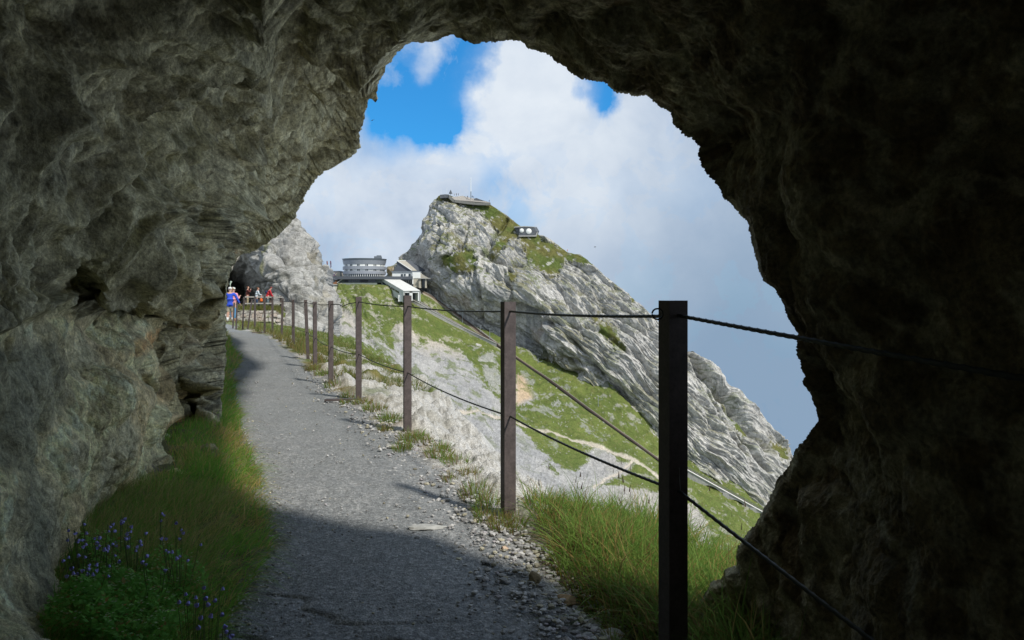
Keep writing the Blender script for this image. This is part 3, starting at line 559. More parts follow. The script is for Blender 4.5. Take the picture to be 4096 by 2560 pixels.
    c = mixc(c, ss(.10, .0, x2)*up*ss(-.1, .4, fbm(Q*2.3+7, 3))*.5, (.34, .34, .28)); c = mixc(c, up*ss(-.05, -.55, s1)*.0, (.04, .04, .03)); c = mixc(c, lob*ss(-.1, .4, fbm(Q*1.3+77, 3))*.55, (.40, .41, .36)); c = mixc(c, up*ss(1100, 900, y)*ss(.1, .5, fbm(Q*.8+7, 3))*ss(900, 1200, x)*.5, (.20, .20, .07))
    cs = np.tile(np.array([.42, .38, .26]), (len(x), 1)); m1 = fbm(Q*2.2+7, 4, .6); m2 = fbm(Q*9+17, 4, .7); cs = mixc(cs, ss(0, .6, m1)*.55, (.28, .29, .26)); cs = mixc(cs, ss(-.1, -.7, m2)*.4, (.55, .52, .44)); cs = mixc(cs, ss(.15, .7, m2)*.6, (.17, .17, .13)); cs = mixc(cs, ss(.25, .6, fbm(Q*1.1+70, 3))*.5, (.34, .27, .17))
    darks = pmask(x+20*m1, y, [(-500, 1400), (180, 1380), (240, 1600), (150, 1800), (180, 2050), (170, 2300), (300, 2700), (200, 2700), (90, 2250), (60, 1900), (-500, 1700)], 25); cs = mixc(cs, darks*.7, (.13, .14, .12))
    blot = ss(1, .6, np.hypot((x-630)/38, (y-1905)/62)+.5*m2); cs = mixc(cs, blot*.8, (.09, .085, .085))
    c = c*(1-slab[:, None])+cs*slab[:, None]
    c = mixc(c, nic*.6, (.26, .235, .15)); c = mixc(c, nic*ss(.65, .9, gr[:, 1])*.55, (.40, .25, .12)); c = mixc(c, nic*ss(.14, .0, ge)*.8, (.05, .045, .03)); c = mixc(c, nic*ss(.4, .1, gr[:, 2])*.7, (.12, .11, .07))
    for ox, oy, orr in ((790, 960, 45), (560, 1385, 40), (590, 1340, 30), (700, 1700, 50), (880, 1140, 25)): c = mixc(c, ss(1.1, .3, np.hypot(x-ox, y-oy)/orr+.5*fi)*.6, (.46, .24, .10))
    edge_w = ss(38, 8, segd(x+10*fi, y, [(700, 1190), (735, 1300), (760, 1420), (795, 1530), (825, 1640), (835, 1715)])); c = mixc(c, edge_w*.5, (.38, .39, .38)); c = mixc(c, pmask(x, y, [(835, 1180), (905, 1180), (905, 1800), (760, 1800)], 20)*.5, (.19, .18, .15))
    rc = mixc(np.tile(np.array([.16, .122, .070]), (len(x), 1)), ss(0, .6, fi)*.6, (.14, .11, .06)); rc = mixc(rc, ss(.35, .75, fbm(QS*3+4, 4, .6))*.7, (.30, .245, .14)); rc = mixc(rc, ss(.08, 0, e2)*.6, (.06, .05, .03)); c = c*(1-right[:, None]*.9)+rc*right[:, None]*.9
    c = mixc(c, (1-slab)*ss(.95, 1.6, str1)*.75, (.46, .45, .36)); c = mixc(c, (1-slab)*ss(.1, -.7, str1)*.55, (.055, .05, .03)); c = mixc(c, (1-slab)*ss(.7, 1.3, str2)*.3, (.36, .35, .26))
    c = np.clip(c*np.array([1.0, .95, .76])*(1.3*(1-slab)*(1-right*.2)+1.6*slab)[:, None], 0, .62)  # right wall toned down further, its shade put into the colour
    # outer side of the shell, half a metre thick
    ia = np.arange(0, na, 1); rows_i = list(range(0, nr, 26)); th_ = .02+.45*ss(0, 8, np.arange(len(rows_i)))
    outer = []; BG = base.reshape(nr, na, 3); NG = nb_.reshape(nr, na, 3)
    for k, ri in enumerate(rows_i):
        if k == 0: continue
        o_ = BG[ri]-NG[ri]*(th_[k]+.10*fbm(BG[ri]*1.5, 3)[:, None]); outer.append(o_)
    G = P.reshape(nr, na, 3)
    # the gallery carries on behind the viewer and narrows to an added, unseen rear opening
    back = []; ring = G[-1]; br = BG[-1]
    for k in range(1, 26):
        q = k/25; r = br.copy(); r[:, 1] = br[:, 1]+(-3.6-br[:, 1])*q; cxz = np.array([-.3, 1.0]); s_ = 1.12-.75*q**3
        r[:, 0] = cxz[0]+(br[:, 0]-cxz[0])*s_; r[:, 2] = cxz[1]+(br[:, 2]-cxz[1])*s_
        d = fbm(r*1.3, 4)*.16+chunk(r*1.8)[0]*.12; v = np.stack([r[:, 0]+.3, r[:, 1]*0, r[:, 2]-1], 1); v /= np.maximum(np.linalg.norm(v, axis=1, keepdims=True), .1); back.append(r+v*d[:, None])
    capr = []; lastr = back[-1]; cen = np.array([-.3, -6.7, .9])
    for k in range(1, 4): capr.append(lastr+(lastr-cen)*np.array([1, 0, 1])*(k*.12)+np.array([0, -.02*k, 0]))   # unseen open end behind the viewer, added and sized for its fill light
    allr = np.concatenate([np.stack(outer[::-1]), G, np.stack(back), np.stack(capr)])
    cg = c.reshape(nr, na, 3); col = np.concatenate([np.tile(cg[:1], (len(outer), 1, 1)), cg, np.tile(cg[-1:], (len(back)+len(capr), 1, 1))])
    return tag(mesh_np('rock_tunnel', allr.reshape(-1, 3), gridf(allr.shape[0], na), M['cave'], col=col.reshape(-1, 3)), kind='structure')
cave()
# ================================================================= path and verges
def gx(px, py): return (px-CX)/(py-HY)*EYE, EYE*F/(py-HY)
def curve(pts):
    a = np.array(sorted([(Y, X) for X, Y in pts])); return a
XWALL = curve([(-1.35, -6), (-1.35, 1.5)]+[gx(*p) for p in ((315, 2560), (288, 2190), (504, 2010), (774, 1955), (700, 1790), (845, 1713), (828, 1520), (905, 1416), (905, 1335))]+[(-13, 32), (-22, 40), (-40, 60)])
XL = curve([(-.75, -6), (-.85, 1.5)]+[gx(*p) for p in ((930, 2400), (1075, 2190), (1055, 2040), (1010, 1880), (955, 1720), (930, 1580), (925, 1490), (968, 1440), (925, 1395), (912, 1345))]+[(-12.5, 33), (-21, 41), (-39, 60)])
XR = curve([(1.1, -6), (.62, .5), (.36, 1.9)]+[gx(*p) for p in ((2480, 2560), (2330, 2440), (2150, 2270), (1990, 2110), (1800, 1940), (1640, 1800), (1440, 1640), (1330, 1560), (1240, 1480), (1150, 1400), (1060, 1340))]+[(-10.6, 30), (-12.6, 37), (-18, 45), (-34, 60)])
XF = curve([(1.6, -6), (.98, .4), (.48, 2.35), (-.02, 4.12), (-.90, 6.78), (-1.72, 8.84), (-2.45, 10.66), (-3.3, 13.2), (-3.97, 15.3), (-5.17, 18.6), (-6.93, 23.7), (-8.3, 26.8), (-10.2, 30), (-13.2, 36), (-17.5, 45), (-32, 60)])
XE = np.array([(-6, 2.6, .0), (1.8, 1.25, -.05), (2.6, 1.12, -.06), (3.5, 1.02, -.10), (4.4, .62, -.12), (5.2, .20, -.15), (6.2, -.095, -.18), (7.3, -.26, -.20), (8.8, -.555, -.20), (10.3, -.93, -.2), (12.3, -1.32, -.22), (16, -2.19, -.42), (18, -2.76, -.40), (26, -5.08, -.56), (36, -8.08, -.54), (45, -10.8, -.85), (60, -16.5, -1.0), (66, -18, -1.2)])
def lat(c, Y): return np.interp(Y, c[:, 0], c[:, 1])
def ground_z(X, Y):
    """height of the ground, without the small relief"""
    xl, xw, xr, xf, xe = lat(XL, Y), lat(XWALL, Y), lat(XR, Y), lat(XF, Y), np.interp(Y, XE[:, 0], XE[:, 1]); ze = np.interp(Y, XE[:, 0], XE[:, 2])
    z0 = np.interp(Y, [0, 38, 58, 66], [0, 0, -.28, -.3])
    h = np.interp(Y, [-6, 2.5, 5, 12, 30, 60], [.12, .10, .10, .12, .1, 0])
    z = z0+h*ss(0, 1, (xl-X)/np.maximum(xl-xw, .25))
    d = X-xf; w = np.maximum(xe-xf, .15); t = np.clip(d/w, 0, 1); z = z+(ze-z0)*t**1.6
    e = np.maximum(X-xe, 0); z = z-e*1.05
    # a worn notch under the grass bank beside the gravel, near the viewer
    z = z-.06*np.exp(-((X-xr-.06)/.07)**2)*ss(1.5, 2.1, Y)*ss(3.7, 3.0, Y)
    return z
def ground():
    s = np.linspace(0, 1, 860); Y = 1/(1/1.7+(1/66-1/1.7)*s); Y = np.concatenate([np.linspace(-7, 1.65, 60), Y]); nr = len(Y)
    xl, xw, xr, xf, xe = lat(XL, Y), lat(XWALL, Y), lat(XR, Y), lat(XF, Y), np.interp(Y, XE[:, 0], XE[:, 1])
    sec = [(xw-2.2, xw, 30), (xw, xl, 90), (xl, xr, 380), (xr, xf, 90), (xf, xe, 130), (xe, xe+1.0, 60), (xe+1.0, xe+14, 26)]
    cols = []
    for a, b, k in sec:
        t = np.linspace(0, 1, k, endpoint=False)[None]; cols.append(a[:, None]+(b-a)[:, None]*t)
    X = np.concatenate(cols, 1); nc = X.shape[1]; YY = np.broadcast_to(Y[:, None], X.shape); x = X.ravel(); y = YY.ravel().copy()
    bc = lambda a: np.broadcast_to(a[:, None], X.shape).ravel()
    xl, xw, xr, xf, xe = bc(xl), bc(xw), bc(xr), bc(xf), bc(xe)
    z = ground_z(x, y); Q = np.stack([x, y, z*0], 1)
    wob = .12*fbm(Q*1.6+3, 4, .6)
    inpath = ss(-.05, .10, x-xl+wob)*ss(.10, -.06, x-xr+wob); verge = ss(-.06, .12, x-xr+wob)*ss(.25, -.1, x-xe); bank = 1-ss(-.05, .08, x-xl+wob)
    beyond = ss(0, .2, x-xf)
    near = ss(40, 6, y)
    f1, e1, r1 = chunk(Q*3.2+5, 1.4, .9); f2, e2, r2 = chunk(Q*9+5, 1.4, .9); f1 = f1+.3; f2 = f2+.3; f3, e3, r3 = facet(Q*26+5); f4, e4, r4 = facet(Q*62+15); g4 = ss(9, 4, y)
    rub = ss(-.35, .35, fbm(Q*1.1+9, 4)+.25); e1 = e1*2; e2 = e2*2
    z = z+inpath*(.022*fbm(Q*.9, 3)+.006*fbm(Q*5, 3)+.0010*f3*near+.0016*f4*g4)-inpath*.012*np.exp(-(fbm(np.stack([x*.6, y*2.2, y*0], 1)+60, 3)/.05)**2)*ss(.1, .4, fbm(Q*.4+5, 2))
    rockzone = np.interp(y, [3.4, 4.6, 12, 18, 26, 40], [0, 1, 1, .7, .25, .1])
    outc = beyond*rockzone*ss(-.55, .1, fbm(Q*.9+33, 4)+np.interp(y, [4, 8, 11, 20], [.7, .5, .1, -.1]))
    z = z+verge*near*(.03*f1+.035*f2*rub+.008*f3)+outc*ss(.5, -.1, x-xe)*(.16*f1*np.interp(y, [5, 10, 25], [.7, 1, 1.8])+.06*f2+.010*f3+.07*fbm(Q*1.5, 3)-.03)
    z = z+verge*(1-outc)*.05*fbm(Q*1.2+3, 4)*ss(3, 10, y)+bank*.03*fbm(Q*3, 3)+ss(.1, 2.5, x-xe)*.35*fbm(Q*.9, 4)
    z = z+ss(30, 45, y)*.15*fbm(Q*.35, 4)*(x > xl)
    P = np.stack([x, y, z], 1)
    sp = fbm(Q*38+3, 3, .7); c = np.tile(np.array([.215, .224, .222]), (len(x), 1)); c = mixc(c, ss(-.3, .5, fbm(Q*.8+20, 4))*.4, (.25, .255, .25)); c = mixc(c, ss(.1, .6, fbm(Q*1.7+40, 4))*.3, (.165, .172, .172))
    c = mixc(c, ss(.72, .95, r4[:, 1])*g4*.6, (.38, .38, .37)); c = mixc(c, ss(.35, .0, r4[:, 1])*g4*.45, (.08, .082, .083)); c = mixc(c, ss(.90, .96, r3[:, 1])*near*.35, (.34, .34, .33)); c = mixc(c, ss(.1, .6, sp)*.25, (.10, .10, .10))
    vc = np.tile(np.array([.38, .37, .34]), (len(x), 1)); vc = mixc(vc, ss(.5, .9, r2[:, 2])*.6, (.46, .45, .42)); vc = mixc(vc, ss(.4, .1, r2[:, 2])*.6, (.20, .19, .17)); vc = mixc(vc, ss(.6, .9, r1[:, 3])*.4, (.40, .31, .22)); vc = mixc(vc, ss(.12, .0, e2)*.6, (.10, .09, .07))
    c = c*(1-verge[:, None])+vc*verge[:, None]
    oc = np.tile(np.array([.42, .41, .38]), (len(x), 1)); oc = mixc(oc, ss(0, .6, fbm(Q*2+8, 4, .6))*.6, (.30, .29, .25)); oc = mixc(oc, ss(.7, .95, r2[:, 1])*.5, (.52, .51, .48)); oc = mixc(oc, ss(.12, 0, e2)*.5, (.14, .13, .10)); oc = mixc(oc, ss(.1, .0, e1)*.4, (.2, .19, .16)); c = c*(1-outc[:, None])+oc*outc[:, None]
    gmask = np.clip(beyond*(1-outc)*np.interp(y, [3, 4.2, 5.5, 10, 16], [1, .9, .35, .7, 1])*ss(-.35, .15, fbm(Q*.9+60, 4)+np.interp(y, [4, 10, 20], [.5, .1, .35])), 0, 1)
    gmask = np.maximum(gmask, verge*ss(.2, .5, fbm(Q*1.0+80, 3)+np.interp(y, [4, 9, 12, 16, 24], [-.3, -.15, .25, .45, .5])))
    gc = mixc(np.tile(np.array([.10, .125, .03]), (len(x), 1)), ss(-.2, .5, fbm(Q*1.3+5, 4)), (.17, .14, .05)); gc = mixc(gc, ss(14, 30, y)*.6*(x > xf), (.125, .165, .035))
    c = c*(1-gmask[:, None])+gc*gmask[:, None]
    soil = ss(1.2, 2.0, y)*ss(4.3, 3.6, y)*ss(-.0, .06, x-xr); c = mixc(c, soil*.9, (.055, .042, .022)); c = mixc(c, bank*.92, (.12, .12, .045))
    return tag(mesh_np('gravel_path', P, gridf(nr, nc), M['ground'], col=c), kind='structure')
M['ground'] = mat('gravel_and_rubble', rough=.9, attr='Col', var=[(70, .35), (260, .5)], bump=[('n', 60, .45, .006), ('v', 120, .55, .006), ('n', 320, .5, .003)], spec=.25)
ground()

# ---- loose stones
def stone_shape(r, sub=2, seed=0, sq=(1, .8, .55)):
    import bmesh
    bm = bmesh.new(); bmesh.ops.create_icosphere(bm, subdivisions=sub, radius=1); v = np.array([x.co[:] for x in bm.verts]); f = np.array([[q.index for q in p.verts] for p in bm.faces]); bm.free()
    fc, _, _ = facet(v*1.15+seed*3.1, 1.2); v = v*(1+.30*fc+.14*fbm(v*1.6+seed, 3))[:, None]
    # chip flat faces
    r_ = np.random.default_rng(seed)
    for _ in range(7):
        n = r_.normal(size=3); n /= np.linalg.norm(n); d = v@n; v = v-np.maximum(d-.68, 0)[:, None]*n
    return v*np.array(sq)*r, f
def scatter_stones():
    N = 6500; Y = 1/(1/2.0+rng.random(N)*(1/13-1/2.0)); xr, xf, xl = lat(XR, Y), lat(XF, Y), lat(XL, Y)
    k = rng.random(N)**1.35; k = np.where(rng.random(N) < .12, .9, k*.80); X = np.where(k < .72, xr+np.abs(rng.normal(0, .16, N))*np.sign(rng.random(N)-.35), np.where(k < .82, xl+np.abs(rng.normal(0, .07, N)), xl+(xr-xl)*rng.random(N)))
    X = np.where((k < .72) & (rng.random(N) < .35) & (Y > 4.2), xr+(xf+.25-xr)*rng.random(N), X)
    keep = ~((Y < 3.8) & (X > xr+.12)); X, Y, k = X[keep], Y[keep], k[keep]; N = len(X)
    shapes = [stone_shape(1, 1, s, (1, .8, .6)) for s in range(8)]
    size = .005+.0075*rng.random(N)**2*np.where(k < .72, 1.9, .5)+.0012*Y*rng.random(N); vs, fs, cs = [], [], []; b = 0; z = ground_z(X, Y)
    for i in range(N):
        v, f = shapes[i % 8]; a = rng.random()*6.28; R = np.array([[math.cos(a), -math.sin(a), 0], [math.sin(a), math.cos(a), 0], [0, 0, 1]]); t = rng.random()*.8
        v = (v*size[i]*np.array([1, 1, .75+.4*t]))@R.T+[X[i], Y[i], z[i]+size[i]*.30+.004]; vs.append(v); fs.append(f+b); b += len(v)
        g = .20+.32*rng.random(); w = rng.random(); cs.append(np.tile(np.array([[g, g*(.985-.05*(w > .8)), g*(.95-.25*(w > .85))]]), (len(v), 1)))
    o = mesh_np('gravel', np.concatenate(vs), np.concatenate(fs), M['stone'], smooth=False, col=np.concatenate(cs)); tag(o, kind='stuff')
scatter_stones()
for px, py, r, sq, colr, lab in ((2139, 2327, .036, (.75, .6, 1.0), (.33, .27, .17), 'tan pointed stone standing upright at the gravel edge beside the grass'),
                                 (2262, 2392, .042, (1.05, .7, .62), (.42, .29, .17), 'rounded orange brown stone lying where the soil bank meets the gravel'),
                                 (2437, 2515, .05, (1.1, .7, .5), (.45, .44, .41), 'pale grey stone block at the foot of the nearest post'),
                                 (1701, 2112, .075, (1.3, .6, .16), (.42, .42, .39), 'flat white rock slab set flush in the gravel path'),
                                 (1571, 1792, .045, (1.1, .8, .5), (.50, .49, .46), 'small round white stone on rubble below the third post'),
                                 (2020, 2200, .022, (1, .8, .6), (.48, .36, .26), 'small pinkish stone in rubble in front of the second post'),
                                 (1561, 1888, .06, (1.3, .55, .16), (.40, .40, .38), 'thin flat pale stone near the middle of the path')):
    X, Y = gx(px, py); v, f = stone_shape(r, 3, px, sq); o = mesh_np('stone', v, f, M['stone'], smooth=False, col=np.tile(np.array(colr)*(1), (len(v), 1))*(1+.25*fbm(v*30, 3))[:, None])
    o.location = (X, Y, float(ground_z(np.array([X]), np.array([Y]))[0])+r*sq[2]*.45); tag(o, lab, 'stone')

# ================================================================= grass
def blades(name, root, length, width, lean, col, curl=.6, parent=None, tip=None, seg=4):
    """root (n,3), length (n), width (n), lean (n,2) how far the tip is carried sideways per length, col (n,3)"""
    n = len(root); t = np.linspace(0, 1, seg+1)[None, :, None]
    L = length[:, None, None]; d = np.concatenate([lean, np.zeros((n, 1))], 1)[:, None, :]
    ll = np.linalg.norm(lean, axis=1)[:, None, None]
    up = np.array([0, 0, 1.])[None, None]
    P = root[:, None]+L*(up*(t-(curl*np.minimum(ll, 1.6))*t**2.2*.62)+d*(t**1.6))
    a = rng.random(n)*2*np.pi; side = np.stack([np.cos(a), np.sin(a)*.6, a*0], 1)[:, None]
    w = width[:, None, None]*(1-t**1.5*.93)*.5; A = P-side*w; B = P+side*w
    v = np.stack([A, B], 2).reshape(-1, 3); k = (seg+1)*2; i = np.arange(n)[:, None]*k; j = np.arange(seg)[None]*2
    f = np.stack([i+j, i+j+1, i+j+3, i+j+2], -1).reshape(-1, 4)
    tc_ = np.linspace(0, 1, seg+1)[None, :, None]; tipc = np.array([.22, .26, .06]) if tip is None else np.array(tip)
    cc = col[:, None]*(1-tc_*.35)+tipc*tc_*.35; cc = np.repeat(cc[:, :, None], 2, 2).reshape(-1, 3)
    return v, f, cc
def grass_obj(name, sets):
    vs, fs, cs, b = [], [], [], 0
    for v, f, c in sets: vs.append(v); fs.append(f+b); cs.append(c); b += len(v)
    o = mesh_np(name, np.concatenate(vs), np.concatenate(fs), M['grass'], smooth=True, col=np.concatenate(cs)); return tag(o, kind='stuff')
def gcol(n, p_dry=.2, g=((.11, .24, .035), (.25, .40, .08)), dry=((.42, .24, .08), (.45, .34, .13))):
    a, b = np.array(g[0]), np.array(g[1]); t = rng.random((n, 1)); c = a+(b-a)*t; e = np.array(dry[0])+(np.array(dry[1])-np.array(dry[0]))*rng.random((n, 1)); m = rng.random((n, 1)) < p_dry; return np.where(m, e, c)
def gz(X, Y): return ground_z(X, Y)
# the big clump to the right of the path
def clump_right():
    n = 15500; Y = 2.05+(4.35-2.05)*rng.random(n); xr = lat(XR, Y); lo = np.maximum(xr+.05, xr+.05+np.interp(Y, [3.3, 4.3], [0, .22])); hi = np.interp(Y, [2.0, 3.2, 3.9, 4.35], [1.15, 1.12, .95, .6]); X = lo+(hi-lo)*rng.random(n)**.85
    k = (fbm(np.stack([X*3, Y*3, X*0], 1), 3) > -.45) & ~((Y > 3.95) & (X < .06)); X, Y = X[k], Y[k]; n = len(X)
    d = X-lat(XR, Y); ln = (.13+.11*rng.random(n)+.07*(rng.random(n) > .85))*ss(.0, .35, d+.10)*(1+.5*fbm(np.stack([X*3.2, Y*3.2, X*0+4], 1), 3))
    tall = rng.random(n) < .03; ln = np.where(tall, ln*1.35, ln)
    lean = rng.normal(0, .62, (n, 2))+np.stack([-.5*ss(.35, .0, d)+.05, np.zeros(n)-.12], 1)
    lean += .30*np.stack([fbm(np.stack([X*4, Y*4, X*0+9], 1), 2), fbm(np.stack([X*4, Y*4, X*0+19], 1), 2)], 1)
    col = gcol(n, .20); low = rng.random(n) < .25*ss(.5, .1, d); col[low] = np.array([.20, .11, .05])
    s = [blades('', np.stack([X, Y, gz(X, Y)-.01], 1), np.maximum(ln, .05), .005+.0035*rng.random(n), lean, col)]
    # fine dry undergrowth
    m = 5000; i = rng.integers(0, n, m); X2 = X[i]+rng.normal(0, .04, m); Y2 = Y[i]+rng.normal(0, .04, m)
    s.append(blades('', np.stack([X2, Y2, gz(X2, Y2)-.01], 1), .05+.10*rng.random(m), .002+.0015*rng.random(m), rng.normal(0, .9, (m, 2)), gcol(m, .75, dry=((.16, .085, .04), (.30, .21, .09)))))
    # tall seed stalks standing against the scree
    q = 46; X3 = .15+.8*rng.random(q); Y3 = 3.1+.9*rng.random(q); l3 = .32+.14*rng.random(q)
    s.append(blades('', np.stack([X3, Y3, gz(X3, Y3)], 1), l3, np.full(q, .0022), rng.normal(.08, .22, (q, 2)), np.tile([.16, .15, .06], (q, 1)), tip=(.12, .09, .05)))
    v, f, c = s[-1]; tips = v.reshape(q, -1, 3)[:, -1]; s.append(blades('', tips-[0, 0, .03], np.full(q, .035), np.full(q, .007), rng.normal(0, .2, (q, 2)), np.tile([.13, .09, .06], (q, 1)), tip=(.13, .09, .06)))
    grass_obj('grass', s)
clump_right()
def bank_left():
    n = 30000; s_ = rng.random(n)**1.15; Y = 1/(1/2.0+s_*(1/27-1/2.0)); xl = lat(XL, Y); xw = lat(XWALL, Y); t = rng.random(n)**.9; w = np.maximum(xl-xw, .28)
    X = xl+.02-(w+.12)*t; ln = np.interp(Y, [2, 4, 8, 28], [.12, .13, .14, .24])*(.6+.8*rng.random(n))*(1-.45*t)
    dd = ss(.6, 0, t); lean = rng.normal(0, .4, (n, 2))+np.stack([.75*dd+.25, -.35*dd-.10], 1)+.4*np.stack([fbm(np.stack([X*2.5, Y*2.5, X*0+9], 1), 2), fbm(np.stack([X*2.5, Y*2.5, X*0+19], 1), 2)], 1)
    pd = np.clip(.18+.45*ss(-.2, .4, fbm(np.stack([X*1.2, Y*.9, X*0], 1), 3))+.35*dd*ss(.6, .9, rng.random(n)), 0, .85)
    g = gcol(n, 0, ((.10, .27, .035), (.20, .42, .06))); dry = gcol(n, 1, dry=((.34, .27, .09), (.58, .44, .18))); col = np.where(rng.random((n, 1)) < pd[:, None], dry, g)*1.25
    A = blades('', np.stack([X, Y, gz(X, Y)-.015], 1), ln, .0028+.0018*rng.random(n)+Y*.00045, lean, col, curl=.8, tip=(.28, .30, .08))
    # a mop of fine pale grass lying under the slab
    m = 4500; Y2 = 3.0+1.5*rng.random(m); xw2 = lat(XWALL, Y2); X2 = xw2+.02+(lat(XL, Y2)-xw2)*.75*rng.random(m)
    B = blades('', np.stack([X2, Y2, gz(X2, Y2)], 1), .12+.1*rng.random(m), np.full(m, .002), rng.normal(0, .35, (m, 2))+[.7, -.5], gcol(m, .55, dry=((.40, .33, .14), (.55, .46, .22))), curl=.85)
    grass_obj('grass', [A, B])
bank_left()
def verge_tufts():
    S = []
    T = [(1650, 1760, .22, 320), (1610, 1800, .16, 200), (1700, 1765, .14, 150), (1770, 1790, .13, 160), (1755, 1825, .2, 260), (1820, 1850, .2, 260), (1880, 1900, .14, 120), (1900, 1980, .2, 240), (1960, 2040, .2, 300), (1930, 2080, .10, 120), (2000, 2105, .12, 220), (2060, 2110, .12, 200), (1800, 1925, .09, 90), (1560, 1680, .22, 240), (1500, 1640, .24, 300), (1450, 1615, .22, 200), (1540, 1725, .12, 140), (1395, 1590, .2, 160), (1380, 1615, .10, 60), (1345, 1545, .3, 240), (2480, 2600, .12, 120), (2450, 2520, .05, 60), (1265, 1480, .35, 320), (1300, 1500, .3, 250)]
    for px, py, r, k in T:
        X, Y = gx(px, py); n = int(k*1.1); a = rng.random(n)*6.28; q = r*np.sqrt(rng.random(n))*.6; xx = X+q*np.cos(a)*.8; yy = Y+q*np.sin(a)*1.6; dry = .35+.4*rng.random()
        lean = np.stack([np.cos(a), np.sin(a)], 1)*(q/r)[:, None]*.9+rng.normal(0, .2, (n, 2))
        S.append(blades('', np.stack([xx, yy, gz(xx, yy)-.005], 1), (.035+.075*rng.random(n))*(.7+r*1.8), .002+.00035*Y+.001*rng.random(n), lean, gcol(n, dry, dry=((.20, .12, .045), (.33, .24, .10)))))
    # continuous grass along the farther verge and the slope beyond the fence
    n = 17000; Y = 1/(1/10.5+rng.random(n)*(1/62-1/10.5)); xf = lat(XF, Y); xr = lat(XR, Y); xe = np.interp(Y, XE[:, 0], XE[:, 1]); t = rng.random(n); X = xr+.12+(xe+.25-xr)*t
    k = fbm(np.stack([X*.9, Y*.9, X*0+80], 1), 3)+np.interp(Y, [10, 14, 18, 60], [-.1, .15, .5, .7]) > .0; k &= ~((Y > 28) & (X < xf-.2)); X, Y, t = X[k], Y[k], t[k]; n = len(X)
    dry = rng.random((n, 1)) < (.25+.4*ss(.35, .0, t)[:, None]); col = np.where(dry, gcol(n, 1, dry=((.22, .15, .06), (.33, .26, .11))), gcol(n, 0, ((.10, .15, .03), (.17, .21, .05))))
    S.append(blades('', np.stack([X, Y, gz(X, Y)-.01], 1), (.09+.12*rng.random(n))*(1+.6*ss(.3, 0, t)), .003+Y*.0006, rng.normal(0, .4, (n, 2)), col, seg=3))
    grass_obj('grass', S)
verge_tufts()

# ================================================================= wire fence
POSTS = [  # base px, base py (or distance), top py, base->top lean in px, foot
    (0.48, 2.35, 1202, 0), (-.02, 4.12, 1207, 0), (-.90, 6.78, 1182, 0), (-1.72, 8.84, 1187, 0), (-2.45, 10.66, 1203, 0)]
for px, yb, yt, dx in ((1261, 1470, 1206, -2), (1233, 1436, 1199, -11), (1173, 1392, 1198, 0), (1126, 1350, 1193, 5), (1090, 1330, 1187, 0), (1059, 1333, 1184, -1), (1019, 1318, 1186, 1), (989, 1320, 1196, 19), (970, 1318, 1188, 6), (944, 1318, 1210, 4), (931, 1314, 1210, 6)):
    X, Y = gx(px, yb); POSTS.append((X, Y, yt, dx))
fence = empty('cable_fence', (0.48, 2.35, 0), 'brown steel post and cable fence following the right edge of the gravel path', 'fence')
PR = []
def channel(mb, base, top, w=.063, f=.060, th=.007, a=rad(21), taper=0):
    base = Vector(base); top = Vector(top); ux = Vector((math.cos(a), math.sin(a), 0)); uy = Vector((-math.sin(a), math.cos(a), 0))
    sec = [(-w/2, f), (-w/2, 0), (w/2, 0), (w/2, f), (w/2-th, f), (w/2-th, th), (-w/2+th, th), (-w/2+th, f)]
    lv = [(0, 0)]+[(taper, 0)]*(taper > 0)+[(1, 0)]; vs = []
    for i, (q, _) in enumerate(lv):
        c = base+(top-base)*q; s = .8 if (taper and i == 0) else 1
        for j, (x, y) in enumerate(sec): vs.append(c+ux*x*s+uy*(y*(.35 if taper and i == 0 else 1)-f/2))
    k = len(sec); fs = [(i*k+j, i*k+(j+1) % k, (i+1)*k+(j+1) % k, (i+1)*k+j) for i in range(len(lv)-1) for j in range(k)]
    n = len(lv)-1; fs += [(n*k+0, n*k+1, n*k+6, n*k+7), (n*k+1, n*k+2, n*k+5, n*k+6), (n*k+2, n*k+3, n*k+4, n*k+5)]
    mb.add(vs, fs)
for i, (X, Y, yt, dx) in enumerate(POSTS):
    zt = EYE+(HY-yt)/F*Y; zb = float(gz(np.array([X]), np.array([Y]))[0])-.08; mb = MB(); ang = [21, 21, 17, 16, 20, 22, 14, 8, 14, 10, 10, 6, 12, 10, 5, 8][i]
    t = (X+dx/F*Y, Y, zt); channel(mb, (X, Y, zb), t, a=rad(ang), taper=.12 if i == 1 else 0, w=.063*(1 if i < 12 else .8))
    po = mb.build('post', M['post'], fence); PR.append((Vector((X, Y, zb)), Vector(t), rad(ang)))
    if i == 1: # a little cap plate, bent
        pass
    if i in (3, 10):
        f = MB(); L_ = .36 if i == 3 else .4; f.prism([(X-L_, Y-.10, .012), (X+.01, Y-.03, .012), (X+.01, Y+.05, .012), (X-L_, Y-.03, .012)], (0, 0, .022)); f.build('foot_bar', M['post'], po, org=fence.location); f_ = C.objects[-1]
